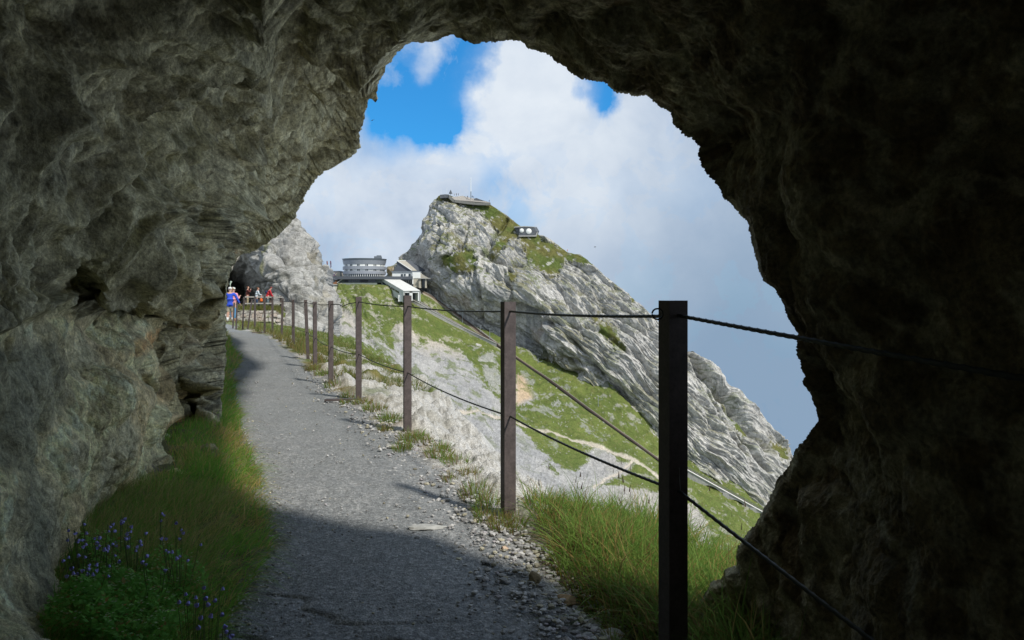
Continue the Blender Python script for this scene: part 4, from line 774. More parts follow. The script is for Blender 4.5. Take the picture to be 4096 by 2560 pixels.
# label parts that look different
fence.children[12]['label'] = 'post leaning well over to the right'
def cable(name, zs, r, seglen, strand=True):
    """cable laid post to post, passing in front of each post; zs(i) height at post i"""
    pts = []
    for i, (b, t, a) in enumerate(PR):
        q = (zs[i]-b.z)/(t.z-b.z); c = b+(t-b)*q; fr = Vector((math.sin(a), -math.cos(a), 0)); pts.append(c+fr*(.03+r+.001))
    first = Vector((1.07, .1, zs[0]-.135 if name == 'upper_cable' else zs[0]-.25)); pts = [first]+pts
    fine = [pts[0]]
    for k in range(len(pts)-1):
        a, b = pts[k], pts[k+1]; n = max(2, int((b-a).length/seglen(k))); sag = (.012 if name == 'upper_cable' else .02)*(b-a).length*(0.15 if k == 0 else .45)*(1 if k != 4 else 1.2)
        for j in range(1, n+1):
            t = j/n; p = a.lerp(b, t); p.z -= sag*4*t*(1-t)+(.0 if j < n else 0); 
            if name == 'upper_cable' and k == 4: p.z -= .035*math.exp(-((t-.52)/.07)**2)
            fine.append(p)
    vs = []; K = 9; s = 0; fs = []
    for i, p in enumerate(fine):
        d = (fine[min(i+1, len(fine)-1)]-fine[max(i-1, 0)]).normalized(); ux = d.cross(Vector((0, 0, 1))).normalized(); uy = d.cross(ux)
        if i: s += (p-fine[i-1]).length
        tw = s*2*math.pi/.11
        for j in range(K):
            a = 2*math.pi*j/K; rr = r*(1+.13*math.cos(3*(a))) if strand else r; vs.append(p+rr*(math.cos(a+tw)*ux+math.sin(a+tw)*uy))
    fs = [(i*K+j, i*K+(j+1) % K, (i+1)*K+(j+1) % K, (i+1)*K+j) for i in range(len(fine)-1) for j in range(K)]
    m = MB(); m.add(vs, fs); return m.build(name, M['cable'], fence, smooth=True)
zu = [1.10, 1.085, 1.085, 1.115, 1.075, 1.07, 1.085, 1.09, 1.10, 1.13, 1.15, 1.15, 1.12, 1.12, .95, .95]
zl = [.583, .54, .516, .53, .50, .50, .52, .53, .55, .58, .58, .60, .60, .6, .5, .5]
cable('upper_cable', zu, .0056, lambda k: .010 if k < 2 else .03 if k < 4 else .2)
cable('lower_cable', zl, .0050, lambda k: .010 if k < 2 else .03 if k < 4 else .2)
mb = MB(); b, t, a = PR[0]; c0 = Vector((b.x-.052, b.y-.03, 1.105)); mb.tube([c0+Vector((.016*math.cos(q), 0, .016*math.sin(q))) for q in np.linspace(0, 2*math.pi, 14)], .0028, 6, False); mb.build('cable_clip', M['cable'], fence)
# ================================================================= the summit station and hotel
M['slate'] = flat('dark_slate_cladding', (.085, .095, .11), .6); M['cladding'] = flat('grey_metal_cladding', (.26, .28, .31), .45, var=[(.6, .08)])
M['cladding_d'] = flat('dark_metal_cladding', (.15, .17, .19), .45); M['white'] = flat('white_render', (.72, .73, .70), .8, var=[(.8, .06)])
M['offwhite'] = flat('pale_grey_render', (.45, .48, .44), .85, var=[(.5, .1)]); M['glass'] = flat('dark_window_glass', (.03, .045, .055), .15, spec=.6)
M['paleglass'] = flat('pale_window_glass', (.26, .33, .36), .15, spec=.6); M['conc'] = flat('weathered_concrete', (.33, .33, .31), .9, var=[(.8, .2)])
M['concg'] = flat('greenish_concrete_wall', (.20, .235, .215), .9, var=[(.6, .12)]); M['roofw'] = flat('white_corrugated_roof', (.62, .62, .58), .6, var=[(.5, .06)])
M['roofg'] = flat('grey_tiled_roof', (.36, .34, .29), .8, var=[(.9, .12)]); M['stonew'] = flat('squared_stone_masonry', (.42, .39, .32), .9, var=[(.9, .25)])
M['rail'] = flat('rusty_rail_steel', (.12, .09, .07), .6, .5); M['ballast'] = flat('brown_ballast', (.26, .21, .165), .95, var=[(1.4, .3)]); M['steel'] = flat('galvanised_steel', (.30, .33, .34), .5, .5)
M['bunker'] = flat('dark_shotcrete', (.10, .11, .12), .9, var=[(.7, .3)]); M['dish'] = flat('white_radome', (.74, .76, .72), .5); M['brown'] = flat('brown_timber', (.26, .13, .07), .8)
def P3(x, y, D): return V(x, y, D)
D0 = 512.0
# --- round hotel
hc = V(1458, 1105, D0); s_ = D0/F
hotel = empty('round_hotel', hc, 'round grey hotel with bands of white rooms on the green knoll', 'hotel')
def zpx(y, D=D0): return (HY-y)/F*D+EYE
def ring(name, y0, y1, r0, r1, m, parent=hotel, D=None, k=56, cap=True):
    Df = D0-14.2; z0 = zpx(y0, Df); z1 = zpx(y1, Df); mb = MB(); pr = [(r0*s_*.972, z1-hc.z), (r1*s_*.972, z0-hc.z)]
    if cap: pr = [(.1, z1-hc.z)]+pr+[(.1, z0-hc.z)]
    mb.lathe(hc, pr, k); return mb.build(name, m, parent, org=hc)
ring('roof_parapet', 1032, 1040, 87, 91, M['cladding_d']); ring('upper_cladding', 1040, 1055.5, 84.5, 89, M['cladding'])
def rooms(y0, y1, gaps, n):
    b = ring('room_storey', y0, y1, 83, 83, M['white']); Df = D0-14
    for g in gaps:
        for q in (-1.5, 1.5):
            a = -math.pi/2+math.asin(max(-.98, min(.98, (g+q*2.0-1458)/83.5))); w = 3.6*s_; p = hc+Vector((math.cos(a)*83.3*s_*.972, math.sin(a)*83.3*s_*.972, 0)); p.z = (zpx(y0, Df)+zpx(y1, Df))/2
            MB().box(p, (.3, w, (y1-y0)*.85*s_), rz=a).build('window', M['glass'], b, org=hc)
rooms(1055.5, 1063.5, (1395, 1418, 1449, 1482, 1512, 1535), 6); ring('balcony_band', 1063.5, 1076, 88, 87.5, M['cladding'])
rooms(1076, 1083, (1395, 1418, 1449, 1482, 1512, 1535), 6); ring('balcony_band', 1083, 1095, 88, 87.5, M['cladding'])
gl = ring('glazed_storey', 1095, 1106, 82, 82, M['paleglass'])
for i in range(30):
    a = -math.pi+math.pi*(i+.5)/30; p = hc+Vector((math.cos(a)*82.6*s_*.972, math.sin(a)*82.6*s_*.972, 0)); p.z = zpx(1100.2, D0-14)
    MB().box(p, (.25, 3.2*s_, 8.2*s_), rz=a).build('window', M['glass'], gl, org=hc)
    a2 = -math.pi+math.pi*i/30; p = hc+Vector((math.cos(a2)*84.5*s_*.972, math.sin(a2)*84.5*s_*.972, 0)); p.z = zpx(1100.4, D0-14)
    MB().box(p, (.35, .35, 10*s_), rz=a2).build('column', M['white'], hotel, org=hc)
mb = MB(); mb.box(V(1512, 1030, D0-4), (4.2, 5, 1.4)); mb.box(V(1516, 1025.5, D0-4), (2.6, 3, 1.2)); mb.build('roof_plant', M['cladding_d'], hotel)
# --- terrace building under it
tb = empty('terrace_building', V(1430, 1130, 500), 'long low dark terrace building with a window strip, under the round hotel', 'building')
def slab(x0, x1, y0, y1, D, depth):
    a = V(x0, y1, D); b = V(x1, y0, D); return MB().hexa([a, (b.x, a.y, a.z), (b.x, a.y+depth, a.z), (a.x, a.y+depth, a.z)], [(a.x, a.y, b.z), b, (b.x, b.y+depth, b.z), (a.x, a.y+depth, b.z)])
slab(1324, 1650, 1105.5, 1117, 494.5, 36).build('flat_roof', M['slate'], tb); slab(1340, 1545, 1117, 1131, 499, 26).build('wall', M['concg'], tb)
for i in range(8): slab(1378+i*15.7, 1378+i*15.7+14.6, 1118, 1130.5, 498.7, .2).build('window', M['glass' if i in (1, 2, 3, 6, 7) else 'slate'], tb)
mb = slab(1342, 1508, 1131, 1146, 496, 24); mb.build('base_wall', M['concg'], tb)
mb = MB(); mb.hexa([V(1342, 1137, 495.5), V(1372, 1116.5, 495.5), V(1372, 1116.5, 508), V(1342, 1137, 508)], [V(1343, 1136, 495.5)+Vector((0, 0, .6)), V(1372, 1115.5, 495.5)+Vector((0, 0, .6)), V(1372, 1115.5, 508)+Vector((0, 0, .6)), V(1343, 1136, 508)+Vector((0, 0, .6))]); mb.build('stair_ramp', M['offwhite'], tb)
# --- left group: old hall with coloured wall, chalet gable, pale block with four windows
oh = empty('old_hall', V(1330, 1107, 520), 'small flat roofed hall with coloured patches painted on its front, left of the round hotel', 'building')
slab(1298, 1360, 1086, 1110, 520, 12).build('wall', flat('beige_render', (.46, .42, .34), .9), oh); slab(1294, 1362, 1083.5, 1086, 519.5, 13.5).build('roof', M['cladding_d'], oh)
for k, (a, b, col) in enumerate((((1327, 1090), (1347, 1108), (.05, .05, .22)), ((1346, 1089), (1326, 1107), (.08, .07, .30)), ((1329, 1097), (1337, 1104), (.62, .25, .45)), ((1304, 1092), (1313, 1098), (.10, .38, .34)), ((1318, 1089), (1310, 1098), (.12, .42, .36)), ((1315, 1100), (1325, 1106), (.60, .38, .30)), ((1309, 1100), (1314, 1108), (.10, .12, .28)))):
    MB().bar(V(a[0], a[1], 519.8), V(b[0], b[1], 519.8), 2.4*s_*1.6, .12).build('painted_patch', flat('mural_paint', col), oh)
ch = empty('chalet', V(1318, 1138, 488), 'small timber chalet gable at the left end of the terrace building', 'building')
mb = MB(); mb.prism([V(1307, 1139, 488), V(1337, 1139, 488), V(1337, 1120, 488), V(1321, 1113.5, 488), V(1307, 1122, 488)], (0, 9, 0)); mb.build('wall', M['brown'], ch)
mb = MB(); mb.prism([V(1305, 1124, 487.4), V(1321, 1112, 487.4), V(1340, 1120, 487.4), V(1340, 1117.6, 487.4), V(1321, 1109.2, 487.4), V(1305, 1121.5, 487.4)], (0, 10.5, 0)); mb.build('roof', M['slate'], ch)
slab(1327, 1340, 1120, 1128, 487.8, .2).build('window', M['glass'], ch); slab(1300, 1345, 1137, 1141, 486.8, 12).build('balcony', M['offwhite'], ch)
pb = empty('stone_block', V(1322, 1180, 480), 'pale block with two rows of two small windows below the chalet', 'building')
slab(1306, 1339, 1141, 1184, 480, 12).build('wall', flat('cream_render', (.58, .57, .50), .9, var=[(.7, .12)]), pb); slab(1304, 1341, 1139.5, 1141.5, 479.5, 13).build('roof', M['slate'], pb)
for x in (1316.5, 1327):
    for y in (1142.5, 1164.5): slab(x, x+4.6, y, y+9, 479.8, .25).build('window', M['glass'], pb)
for x, y0, col in ((1295, 1044, (.30, .34, .36)), (1308, 1043, (.22, .10, .10)), (1322, 1042.5, (.16, .10, .14))):
    p = V(x+1, 1088, 505); fp = empty('flagpole', p, {1295: 'leftmost thin bare flagpole beside the pale bluff', 1308: 'middle flagpole with a dark furled flag, above the coloured hall', 1322: 'rightmost flagpole with a furled flag, nearest the round hotel'}[x], 'flagpole', 'flagpoles by the hotel')
    MB().tube([p, V(x, y0, 505)], [.22, .12], 6).build('pole', M['steel'], fp)
    if x > 1300: MB().tube([V(x+.2, y0+1, 504.7), V(x+.9, y0+10, 504.7), V(x+1.6, y0+22, 504.7), V(x+1.6, y0+28, 504.7)], [.35, .5, .42, .1], 6).build('furled_flag', flat('flag_cloth', col), fp)
# --- white roofed station shed running down the slope
sh = empty('station_shed', V(1640, 1200, 470), 'long white roofed railway shed stepping down the slope to two open bays', 'station')
a, b, c_, d_ = V(1522, 1111, 500), V(1586, 1112, 500), V(1680, 1164, 468), V(1614, 1165, 468); up = Vector((0, 0, .35))
MB().hexa([d_, c_, b, a], [d_+up, c_+up, b+up, a+up]).build('roof', M['roofw'], sh)
def dn(p, k): return Vector((p.x, p.y, p.z-k))
iv = Vector((.25, .3, 0)); d2, a2, c2, b2 = d_+Vector((.2, .4, 0)), a+Vector((.3, 0, 0)), c_+Vector((-.2, .4, 0)), b+Vector((-.3, 0, 0))
MB().hexa([dn(d2, 7), dn(d2, 7)+Vector((.3, 0, 0)), dn(a2, 6)+Vector((.3, 0, 0)), dn(a2, 6)], [d2, d2+Vector((.3, 0, 0)), a2+Vector((.3, 0, 0)), a2]).build('side_wall', M['offwhite'], sh)
MB().hexa([dn(c2, 7)-Vector((.3, 0, 0)), dn(c2, 7), dn(b2, 6), dn(b2, 6)-Vector((.3, 0, 0))], [c2-Vector((.3, 0, 0)), c2, b2, b2-Vector((.3, 0, 0))]).build('side_wall', M['offwhite'], sh)
for k in range(4):
    t0, t1 = .07+k*.19, .07+k*.19+.16; p = a2.lerp(d2, t0); q = a2.lerp(d2, t1); o_ = Vector((-.12, -.08, 0)); MB().hexa([dn(p, 3.1)+o_, dn(q, 3.1)+o_, dn(q, 3.1), dn(p, 3.1)], [dn(p, 1.9)+o_, dn(q, 1.9)+o_, dn(q, 1.9), dn(p, 1.9)]).build('window', M['glass'], sh)
fw = d2.y
for x0, x1, y0, y1 in ((1614, 1619, 1166, 1205), (1638, 1650, 1166, 1203), (1672, 1681, 1166, 1204), (1619, 1672, 1166, 1171)): slab(x0, x1, y0, y1, fw, .5).build('front_frame', M['white'], sh)
slab(1593, 1612, 1180, 1206, fw+3, 4).build('annexe', M['white'], sh)
slab(1619, 1638, 1171, 1200, fw+5, .3).build('bay_door', M['glass'], sh); slab(1650, 1672, 1171, 1198, fw+5, .3).build('bay_door', M['glass'], sh)
# --- old station with steep grey roof
os_ = empty('old_station', V(1630, 1130, 500), 'white walled upper station with steep grey pent roof and stone base against the cliff', 'station')
D_ = 497
mb = MB(); mb.prism([V(1588, 1045, D_+5), V(1650, 1085, D_+5), V(1650, 1090, D_+5), V(1572, 1092, D_+5), V(1582, 1068, D_+5), V(1588, 1066, D_+5)], (7, 9, 1.2)); mb.build('gable', M['slate'], os_)
mb = MB(); r0, r1, r2, r3 = V(1589, 1044.4, D_+4.6), V(1648, 1083.8, D_+4.6), V(1667, 1083.5, D_+7), V(1622, 1044.6, D_+10); mb.hexa([r0, r1, r2, r3], [p+Vector((0, 0, .35)) for p in (r0, r1, r2, r3)]); mb.build('roof', M['roofg'], os_)
MB().bar(r0+Vector((0, -.3, .3)), r1+Vector((0, -.3, .3)), .45, .5).build('roof_edge', M['white'], os_); MB().bar(r0+Vector((0, 0, .4)), r3+Vector((0, 0, .4)), .5, .4).build('roof_edge', M['white'], os_)
slab(1566, 1683, 1084.5, 1090, D_, 12).build('eaves', M['cladding_d'], os_); w = slab(1569, 1649, 1090, 1108, D_+.5, 10).build('wall', M['white'], os_); slab(1649.5, 1681.5, 1089, 1113, D_-.5, 10).build('wall', M['white'], os_)
for x0, x1, y0, y1 in ((1604, 1612, 1096, 1106), (1616, 1622.5, 1095.5, 1103), (1635, 1643, 1095, 1105)): slab(x0, x1, y0, y1, D_+.2, .35).build('window', M['glass'], os_)
slab(1590, 1649, 1107, 1121, D_-1.5, 8).build('balcony', M['cladding_d'], os_); slab(1598, 1648, 1121, 1131, D_+1.5, 7).build('glazed_front', M['glass'], os_)
for x in (1604, 1614, 1624, 1634, 1642): slab(x, x+1.2, 1121, 1131, D_+1.2, .2).build('mullion', M['white'], os_)
slab(1649, 1653.5, 1110, 1136, D_-1.2, 1).build('pillar', M['white'], os_); slab(1653.5, 1675, 1113, 1150, D_-.2, 8).build('stone_base', M['stonew'], os_)
mb = MB(); mb.prism([V(1682, 1094, D_+1), V(1716, 1113, D_+1), V(1677, 1113, D_+1)], (0, 8, 0)); mb.build('porch_roof', M['roofg'], os_); slab(1673, 1720, 1112.5, 1115, D_-3, 12).build('porch_eaves', M['conc'], os_)
slab(1675, 1683.5, 1115, 1152, D_-2, 3).build('porch_pillar', M['stonew'], os_); slab(1700, 1706, 1115, 1152, D_-2, 3).build('porch_pillar', M['stonew'], os_); slab(1683.5, 1700, 1116, 1150, D_+2, .4).build('portal', M['glass'], os_)
# --- cog railway: two tracks meeting below the stations, then running down on a walled bed
def resamp(pts, n):
    a = np.array(pts, float); s = np.concatenate([[0], np.cumsum(np.hypot(*np.diff(a, axis=0).T))]); t = np.linspace(0, s[-1], n); return [(float(np.interp(q, s, a[:, 0])), float(np.interp(q, s, a[:, 1]))) for q in t]
def track(px, name, label, up, wallh, n, bed, wallm, hw=1.5, kr=.25):
    cs = [hp(x, y, up) for x, y in resamp(px, n)]; root = empty(name, cs[0], label, 'railway', 'cog railway tracks')
    bedm, wal, r1, r2, rk, sl_ = MB(), MB(), MB(), MB(), MB(), MB()
    L, Rr = [], []
    for i, p in enumerate(cs):
        d = (cs[min(i+1, n-1)]-cs[max(i-1, 0)]); sd = Vector((d.y, -d.x, 0)).normalized(); L.append(p-sd*hw); Rr.append(p+sd*hw)
    vs, fs = [], []
    for i in range(n): vs += [L[i], Rr[i], Rr[i]-Vector((0, 0, wallh)), L[i]-Vector((0, 0, wallh))]
    for i in range(n-1):
        for j in range(4): fs.append((i*4+j, i*4+(j+1) % 4, i*4+4+(j+1) % 4, i*4+4+j))
    MB().add(vs, fs).build('bed', bed, root)
    for q, nm in ((-.55, 'rail'), (.55, 'rail'), (0, 'rack_rail')): MB().tube([cs[i]+(Rr[i]-cs[i])*q+Vector((0, 0, .28)) for i in range(n)], .16, 4).build(nm, M['rail'], root)
    for i in range(0, n-1): sl_.bar(L[i].lerp(Rr[i], .2)+Vector((0, 0, .1)), L[i].lerp(Rr[i], .8)+Vector((0, 0, .1)), .3)
    sl_.build('sleepers', M['rail'], root)
    # parapet on the valley side
    MB().tube([p+Vector((0, 0, .3)) for p in (Rr if wallm else L)], kr, 4).build('kerb', M['conc'], root)
    return root, cs, L, Rr
track(TRACK, 'railway_track', 'upper cog railway track on brown ballast climbing to the stone portal', .5, 2.5, 60, M['ballast'], False)
_, cs2, L2, R2 = track(TRACK2[:5], 'railway_track', 'pale concrete railway ramp running from the white shed bays to the junction', 1.6, 3.2, 50, M['conc'], True)
cc_ = TRACK2[4:]
track(cc_+[(2740, 1925)], 'railway_track', 'long dark cog railway track running diagonally down the green slope', .9, 2.2, 120, flat('dark_track_bed', (.05, .045, .04), .9), False, .9, .10)
track([(1662, 1200), (1760, 1262), (1830, 1300), (1900, 1340)], 'railway_track', 'narrow middle siding track joining the concrete ramp above the junction', .8, 1.2, 40, M['conc'], True, 1.0, .15)
# viaduct with two arches at the lower right
def viaduct():
    D1, D2 = 397, 381; a, b = V(2740, 1872, D1), V(3240, 2150, D2); root = empty('railway_viaduct', a, 'pale masonry railway viaduct with shallow arches at the foot of the cliff', 'viaduct')
    d = b-a; sd = Vector((d.y, -d.x, 0)).normalized(); up = Vector((0, 0, 1)); n = 200; vs, fs = [], []
    for i in range(n+1):
        t = i/n; p = a+d*t; h = 4.2; X = CX+p.x/p.y*F
        for c0, w in ((2858, 40), (2960, 42), (3075, 40)):
            q = (X-c0)/w
            if abs(q) < 1: h = min(h, 4.2-3.0*math.sqrt(1-q*q))
        for s in (-1.6, 1.6): vs += [p+sd*s, p+sd*s-up*h]
    for i in range(n):
        o = i*4; fs += [(o, o+2, o+6, o+4), (o, o+1, o+5, o+4), (o+2, o+3, o+7, o+6), (o+1, o+3, o+7, o+5)]
    MB().add(vs, fs).build('arcade', M['conc'], root)
    for c0 in (2908, 3018, 3125):
        t = (c0-2740)/500; p = a+d*t; MB().bar(p+sd*1.7-up*.5, p+sd*2.0-up*7, 3.0, 1.2).build('buttress', M['conc'], root)
    for s in (1.75, -1.75):
        m = MB(); m.tube([a+sd*s+up*.9, b+sd*s+up*.9], .10, 4)
        for i in range(0, 90): p = a+d*(i/90)+sd*s; m.bar(p, p+up*.9, .14)
        m.build('railing', M['slate'], root)
    m = MB(); m.tube([a+sd*1.7+up*.1, b+sd*1.7+up*.1], .35, 4); m.build('coping', M['roofw'], root)
    for q in (-.6, .6): MB().tube([a+sd*q+up*.2, b+sd*q+up*.2], .12, 4).build('rail', M['rail'], root)
viaduct()
MASTS = [(1699, 1158, 1131, 'tall grey catenary mast just right of the stone portal'), (1723, 1166, 1142, 'grey catenary mast second from the stone portal'), (1751, 1205, 1165, 'grey catenary mast above the bend of the upper track'), (1838, 1262, 1232, 'grey catenary mast on the green wedge between the tracks'), (1850, 1298, 1245, 'taller grey mast beside the mast on the green wedge'), (1959, 1368, 1312, 'catenary mast with a bracket arm just above the track junction'), (1921, 1332, 1300, 'short mast on the upper track above the junction'), (2152, 1468, 1432, 'catenary mast beside the long track right of the second post'), (2393, 1640, 1585, 'catenary mast on the green slope right of the long track'), (1782, 1222, 1193, 'short grey mast on the ballast edge of the upper track')]
for x, y, yt, lab in MASTS:
    D = hill_at(x, y); p = V(x, y, D); t = V(x, yt, D); m = empty('catenary_mast', p, lab, 'mast', 'catenary masts along the railway'); MB().tube([p-Vector((0, 0, 1)), t], [.2, .15], 6).build('pole', M['steel'], m)
    if x in (1959, 2393, 2152): MB().tube([V(x, yt+16, D), V(x+16, yt+14, D), V(x+17, yt+8, D)], .11, 5).build('bracket_arm', M['steel'], m)
    else: MB().tube([V(x, yt+3, D), V(x+5, yt+3.5, D)], .1, 5).build('bracket_arm', M['steel'], m)
for i, (x, y, r, lab) in enumerate(((1911, 1387, 2.4, 'big pale boulder on the grass below the concrete ramp'), (1699, 1328, 1.0, 'small pale boulder on the meadow left of the big boulder'), (2210, 1450, 1.0, 'pale boulder at the foot of the cliff beside the second post'), (2330, 1750, 1.5, 'pale rock patch lying in the green slope'), (1505, 1322, .9, 'small white boulder high on the left meadow'))):
    v, f = stone_shape(r, 3, i+40, (1, .8, .8)); p = hp(x, y, r*.2); o = mesh_np('boulder', v, f, M['stone'], smooth=False, col=np.tile([.46, .45, .42], (len(v), 1))); o.location = p; tag(o, lab, 'boulder')
# --- summit: terrace wall, mast, pyramid hut, radar bunker
tw = empty('summit_terrace', V(1860, 805, 513), 'grey stone terrace wall ringing the flat top of the peak', 'terrace')
def wallstrip(pts, D, h0, th, name, m, parent):
    mb = MB()
    for (x0, y0), (x1, y1) in zip(pts[:-1], pts[1:]):
        a, b = V(x0, y0, D), V(x1, y1, D); mb.hexa([dn(a, h0), dn(b, h0), dn(b, h0)+Vector((0, th, 0)), dn(a, h0)+Vector((0, th, 0))], [a, b, b+Vector((0, th, 0)), a+Vector((0, th, 0))])
    return mb.build(name, m, parent)
wallstrip([(1760, 779), (1780, 777), (1795, 778)], 510, 2.2, 6, 'parapet', M['bunker'], tw); M['parapet'] = flat('grey_stone_parapet', (.17, .17, .155), .9, var=[(1.2, .25)]); wallstrip([(1795, 778), (1806, 788), (1818, 799)], 509, 2.4, 5, 'parapet', M['parapet'], tw); wallstrip([(1818, 799), (1860, 805), (1910, 810), (1962, 811)], 508, 1.6, 2, 'parapet', M['parapet'], tw)
mb = MB(); mb.prism([V(1806, 790, 511), V(1818, 801, 508.5), V(1962, 812, 508.5), V(1900, 797, 516), V(1850, 785, 516)], (0, 0, .3)); mb.build('platform', flat('pale_gravel_platform', (.30, .28, .25), .95, var=[(1.2, .25)]), tw)
wallstrip([(1897, 794), (1906, 792), (1930, 801), (1955, 808)], 511, 1.5, 2.5, 'shelter_wall', M['bunker'], tw)
sm = empty('summit_mast', V(1883.5, 794, 511), 'tall thin white antenna mast standing on the summit terrace', 'mast')
MB().tube([V(1883.5, 796, 511), V(1883.5, 766, 511)], .32, 6).build('lower_pole', M['steel'], sm); MB().tube([V(1883.5, 766, 511), V(1883.5, 709, 511)], [.22, .12], 6).build('upper_pole', M['dish'], sm)
ph = empty('pyramid_hut', V(1802.5, 786, 512), 'tiny dark pyramid roofed shelter on a post at the left end of the summit', 'shelter')
p = V(1802.5, 774.5, 512); MB().lathe(p, [(.02, 2.6), (1.15, .1), (1.3, -.05), (.05, -.05)], 4).build('pyramid_roof', M['bunker'], ph); MB().tube([V(1802.5, 787, 512), p], .14, 5).build('post', M['steel'], ph); MB().tube([V(1802.5, 762, 512), V(1802.5, 758.5, 512)], .05, 4).build('finial', M['steel'], ph)
for x, y0, y1, lab in ((1764, 753, 778, 'thin whip antenna at the left end of the summit wall'), (1787, 748, 778, 'thin whip antenna just left of the pyramid shelter')):
    tag(MB().tube([V(x, y1, 512), V(x, y0, 512)], .07, 4).build('antenna', M['dish'], None, org=V(x, y1, 512)), lab, 'antenna', 'whip antennas on the summit')
rb = empty('radar_bunker', V(2105, 940, 502), 'dark concrete bunker with two round white radomes on the grassy ridge', 'radar station')
Db = 500
mb = MB(); mb.prism([V(2078, 906, Db), V(2098, 908, Db), V(2136, 909, Db), V(2146, 926, Db), V(2141, 942, Db), V(2098, 943.5, Db), V(2076, 942, Db)], (2, 9, 1.0)); mb.build('housing', M['bunker'], rb)
mb = MB(); mb.prism([V(2056, 908, Db+2), V(2077, 906, Db), V(2077, 942, Db), V(2070, 938, Db+2)], (2, 8, 0)); mb.build('side_wing', M['bunker'], rb)
mb = MB(); mb.prism([V(2056, 907, Db-.3), V(2100, 904, Db-.3), V(2137, 906.5, Db-.3), V(2137, 909, Db-.3), V(2099, 907.5, Db-.3), V(2056, 910, Db-.3)], (2, 10, .5)); mb.build('roof_slab', M['conc'], rb)
mb = MB(); mb.prism([V(2074, 942, Db-.4), V(2142, 941, Db-.4), V(2148, 926, Db-.4), V(2152, 930, Db-.4), V(2146, 946, Db-.4), V(2074, 946, Db-.4)], (0, 3, 0)); mb.build('rim', M['conc'], rb)
for x, y, r in ((2086.8, 922.4, 8.7), (2115, 925.4, 11.5)): MB().lathe(V(x, y, Db-.1), [(.01, .55), (r*Db/F*.75, .4), (r*Db/F, .05), (r*Db/F, -.3)], 28, axis='Y').build('radome', M['dish'], rb, smooth=True)

def scree_stones():
    n = 2600; X = rng.uniform(1340, 3000, n); Y = rng.uniform(1200, 2150, n); d = rbf(HCP[:, :2], 1/HCP[:, 2], np.stack([X, Y], 1)); P = wp(X, Y, 1/np.clip(d, 1/620, 1/120)); sh = [stone_shape(1, 1, s+9, (1, .8, .7)) for s in range(6)]
    top = np.interp(X, [1340, 1520, 1690, 1870, 2080, 2300, 2560, 2780, 3050], [1160, 1160, 1200, 1300, 1410, 1510, 1670, 1870, 2030]); k = Y > top+10; P = P[k]; n = len(P); vs, fs = [], []; b = 0
    for i in range(n):
        v, f = sh[i % 6]; r = .14+.38*rng.random()**3; a = rng.random()*6.28; R_ = np.array([[math.cos(a), -math.sin(a), 0], [math.sin(a), math.cos(a), 0], [0, 0, 1]]); vs.append((v*r)@R_.T+P[i]+[0, -.25, .25]); fs.append(f+b); b += len(v)
    v = np.concatenate(vs); tag(mesh_np('scree_stones', v, np.concatenate(fs), M['stone'], smooth=False, col=np.tile([.40, .39, .36], (len(v), 1))), kind='stuff')
scree_stones()
m_ = MB(); b_, t_, a_ = PR[0]; fx = Vector((math.cos(a_), math.sin(a_), 0)); fy = Vector((math.sin(a_), -math.cos(a_), 0)); c_ = Vector((b_.x, b_.y, 0))+fy*.0305
m_.tube([c_+fx*.002+Vector((0, 0, .652)), c_+fx*.003+Vector((0, 0, .62)), c_+fx*.006+Vector((0, 0, .585))], [.0004, .0012, .0005], 4); m_.build('paint_scratch', flat('bare_metal_scratch', (.42, .42, .41), .6), fence)
# ================================================================= lookout terrace, railing and people
def lookout():
    nx, ny = 150, 90; px = np.linspace(860, 1140, nx)[None]; Y = np.concatenate([np.full(18, 61.0), np.linspace(61.05, 100, ny-18)])[:, None]
    X = (px-CX)/F*61*(1+(Y-61)/61*.9); q = np.concatenate([np.linspace(1, 0, 18), np.zeros(ny-18)])[:, None]
    zt = .30+.25*ss(61, 64, Y)+.0*X; endr = ss(1100, 1140, px); Z = zt-q*(.95)-endr*.55; Yp = Y-q*.75
    P = np.stack([np.broadcast_to(X, (ny, nx)), np.broadcast_to(Yp, (ny, nx)), np.broadcast_to(Z, (ny, nx))], -1).reshape(-1, 3)
    f, e, r = facet(P*[2.2, 2.2, 3.4]); wall = np.broadcast_to(ss(0, .1, q)*ss(1.02, .85, q), (ny, nx)).ravel(); P[:, 1] -= wall*f*.22; P[:, 2] += (1-wall)*.06*fbm(P*1.5, 3)
    c = np.tile([.13, .15, .045], (len(P), 1)); c = mixc(c, (P[:, 1] > 63.5)*.8, (.24, .22, .19)); w = np.tile([.38, .36, .32], (len(P), 1)); w = mixc(w, ss(.7, .85, r[:, 1])*.5, (.40, .30, .23)); w = mixc(w, ss(.14, 0, e)*.8, (.08, .07, .05)); w = mixc(w, ss(.4, .7, fbm(P*1.2, 3))*.7, (.12, .14, .04))
    c = c*(1-wall[:, None])+w*wall[:, None]; tag(mesh_np('lookout_terrace', P, gridf(ny, nx), M['bluff'], col=c), kind='structure')
    n = 2600; X = (860+270*rng.random(n)-CX)/F*61.8; Yb = 60.9+1.8*rng.random(n); z = .30+.25*ss(61, 64, Yb)-ss((1095-CX)/F*61, (1140-CX)/F*61, X)*.55
    grass_obj('grass', [blades('', np.stack([X, Yb, z-.03], 1), .22+.25*rng.random(n), np.full(n, .05), rng.normal(0, .35, (n, 2))+[0, -.25], gcol(n, .45, ((.12, .16, .035), (.18, .2, .06)), ((.26, .2, .08), (.34, .28, .12))), seg=2)])
lookout()
M['wood'] = flat('weathered_grey_wood', (.36, .34, .31), .9, var=[(3, .2)]); M['wood_d'] = flat('dark_brown_wood', (.10, .075, .06), .85)
rl = empty('wooden_railing', V(1060, 1222, 61.6), 'grey two rail wooden railing on the lookout where three people stand', 'railing')
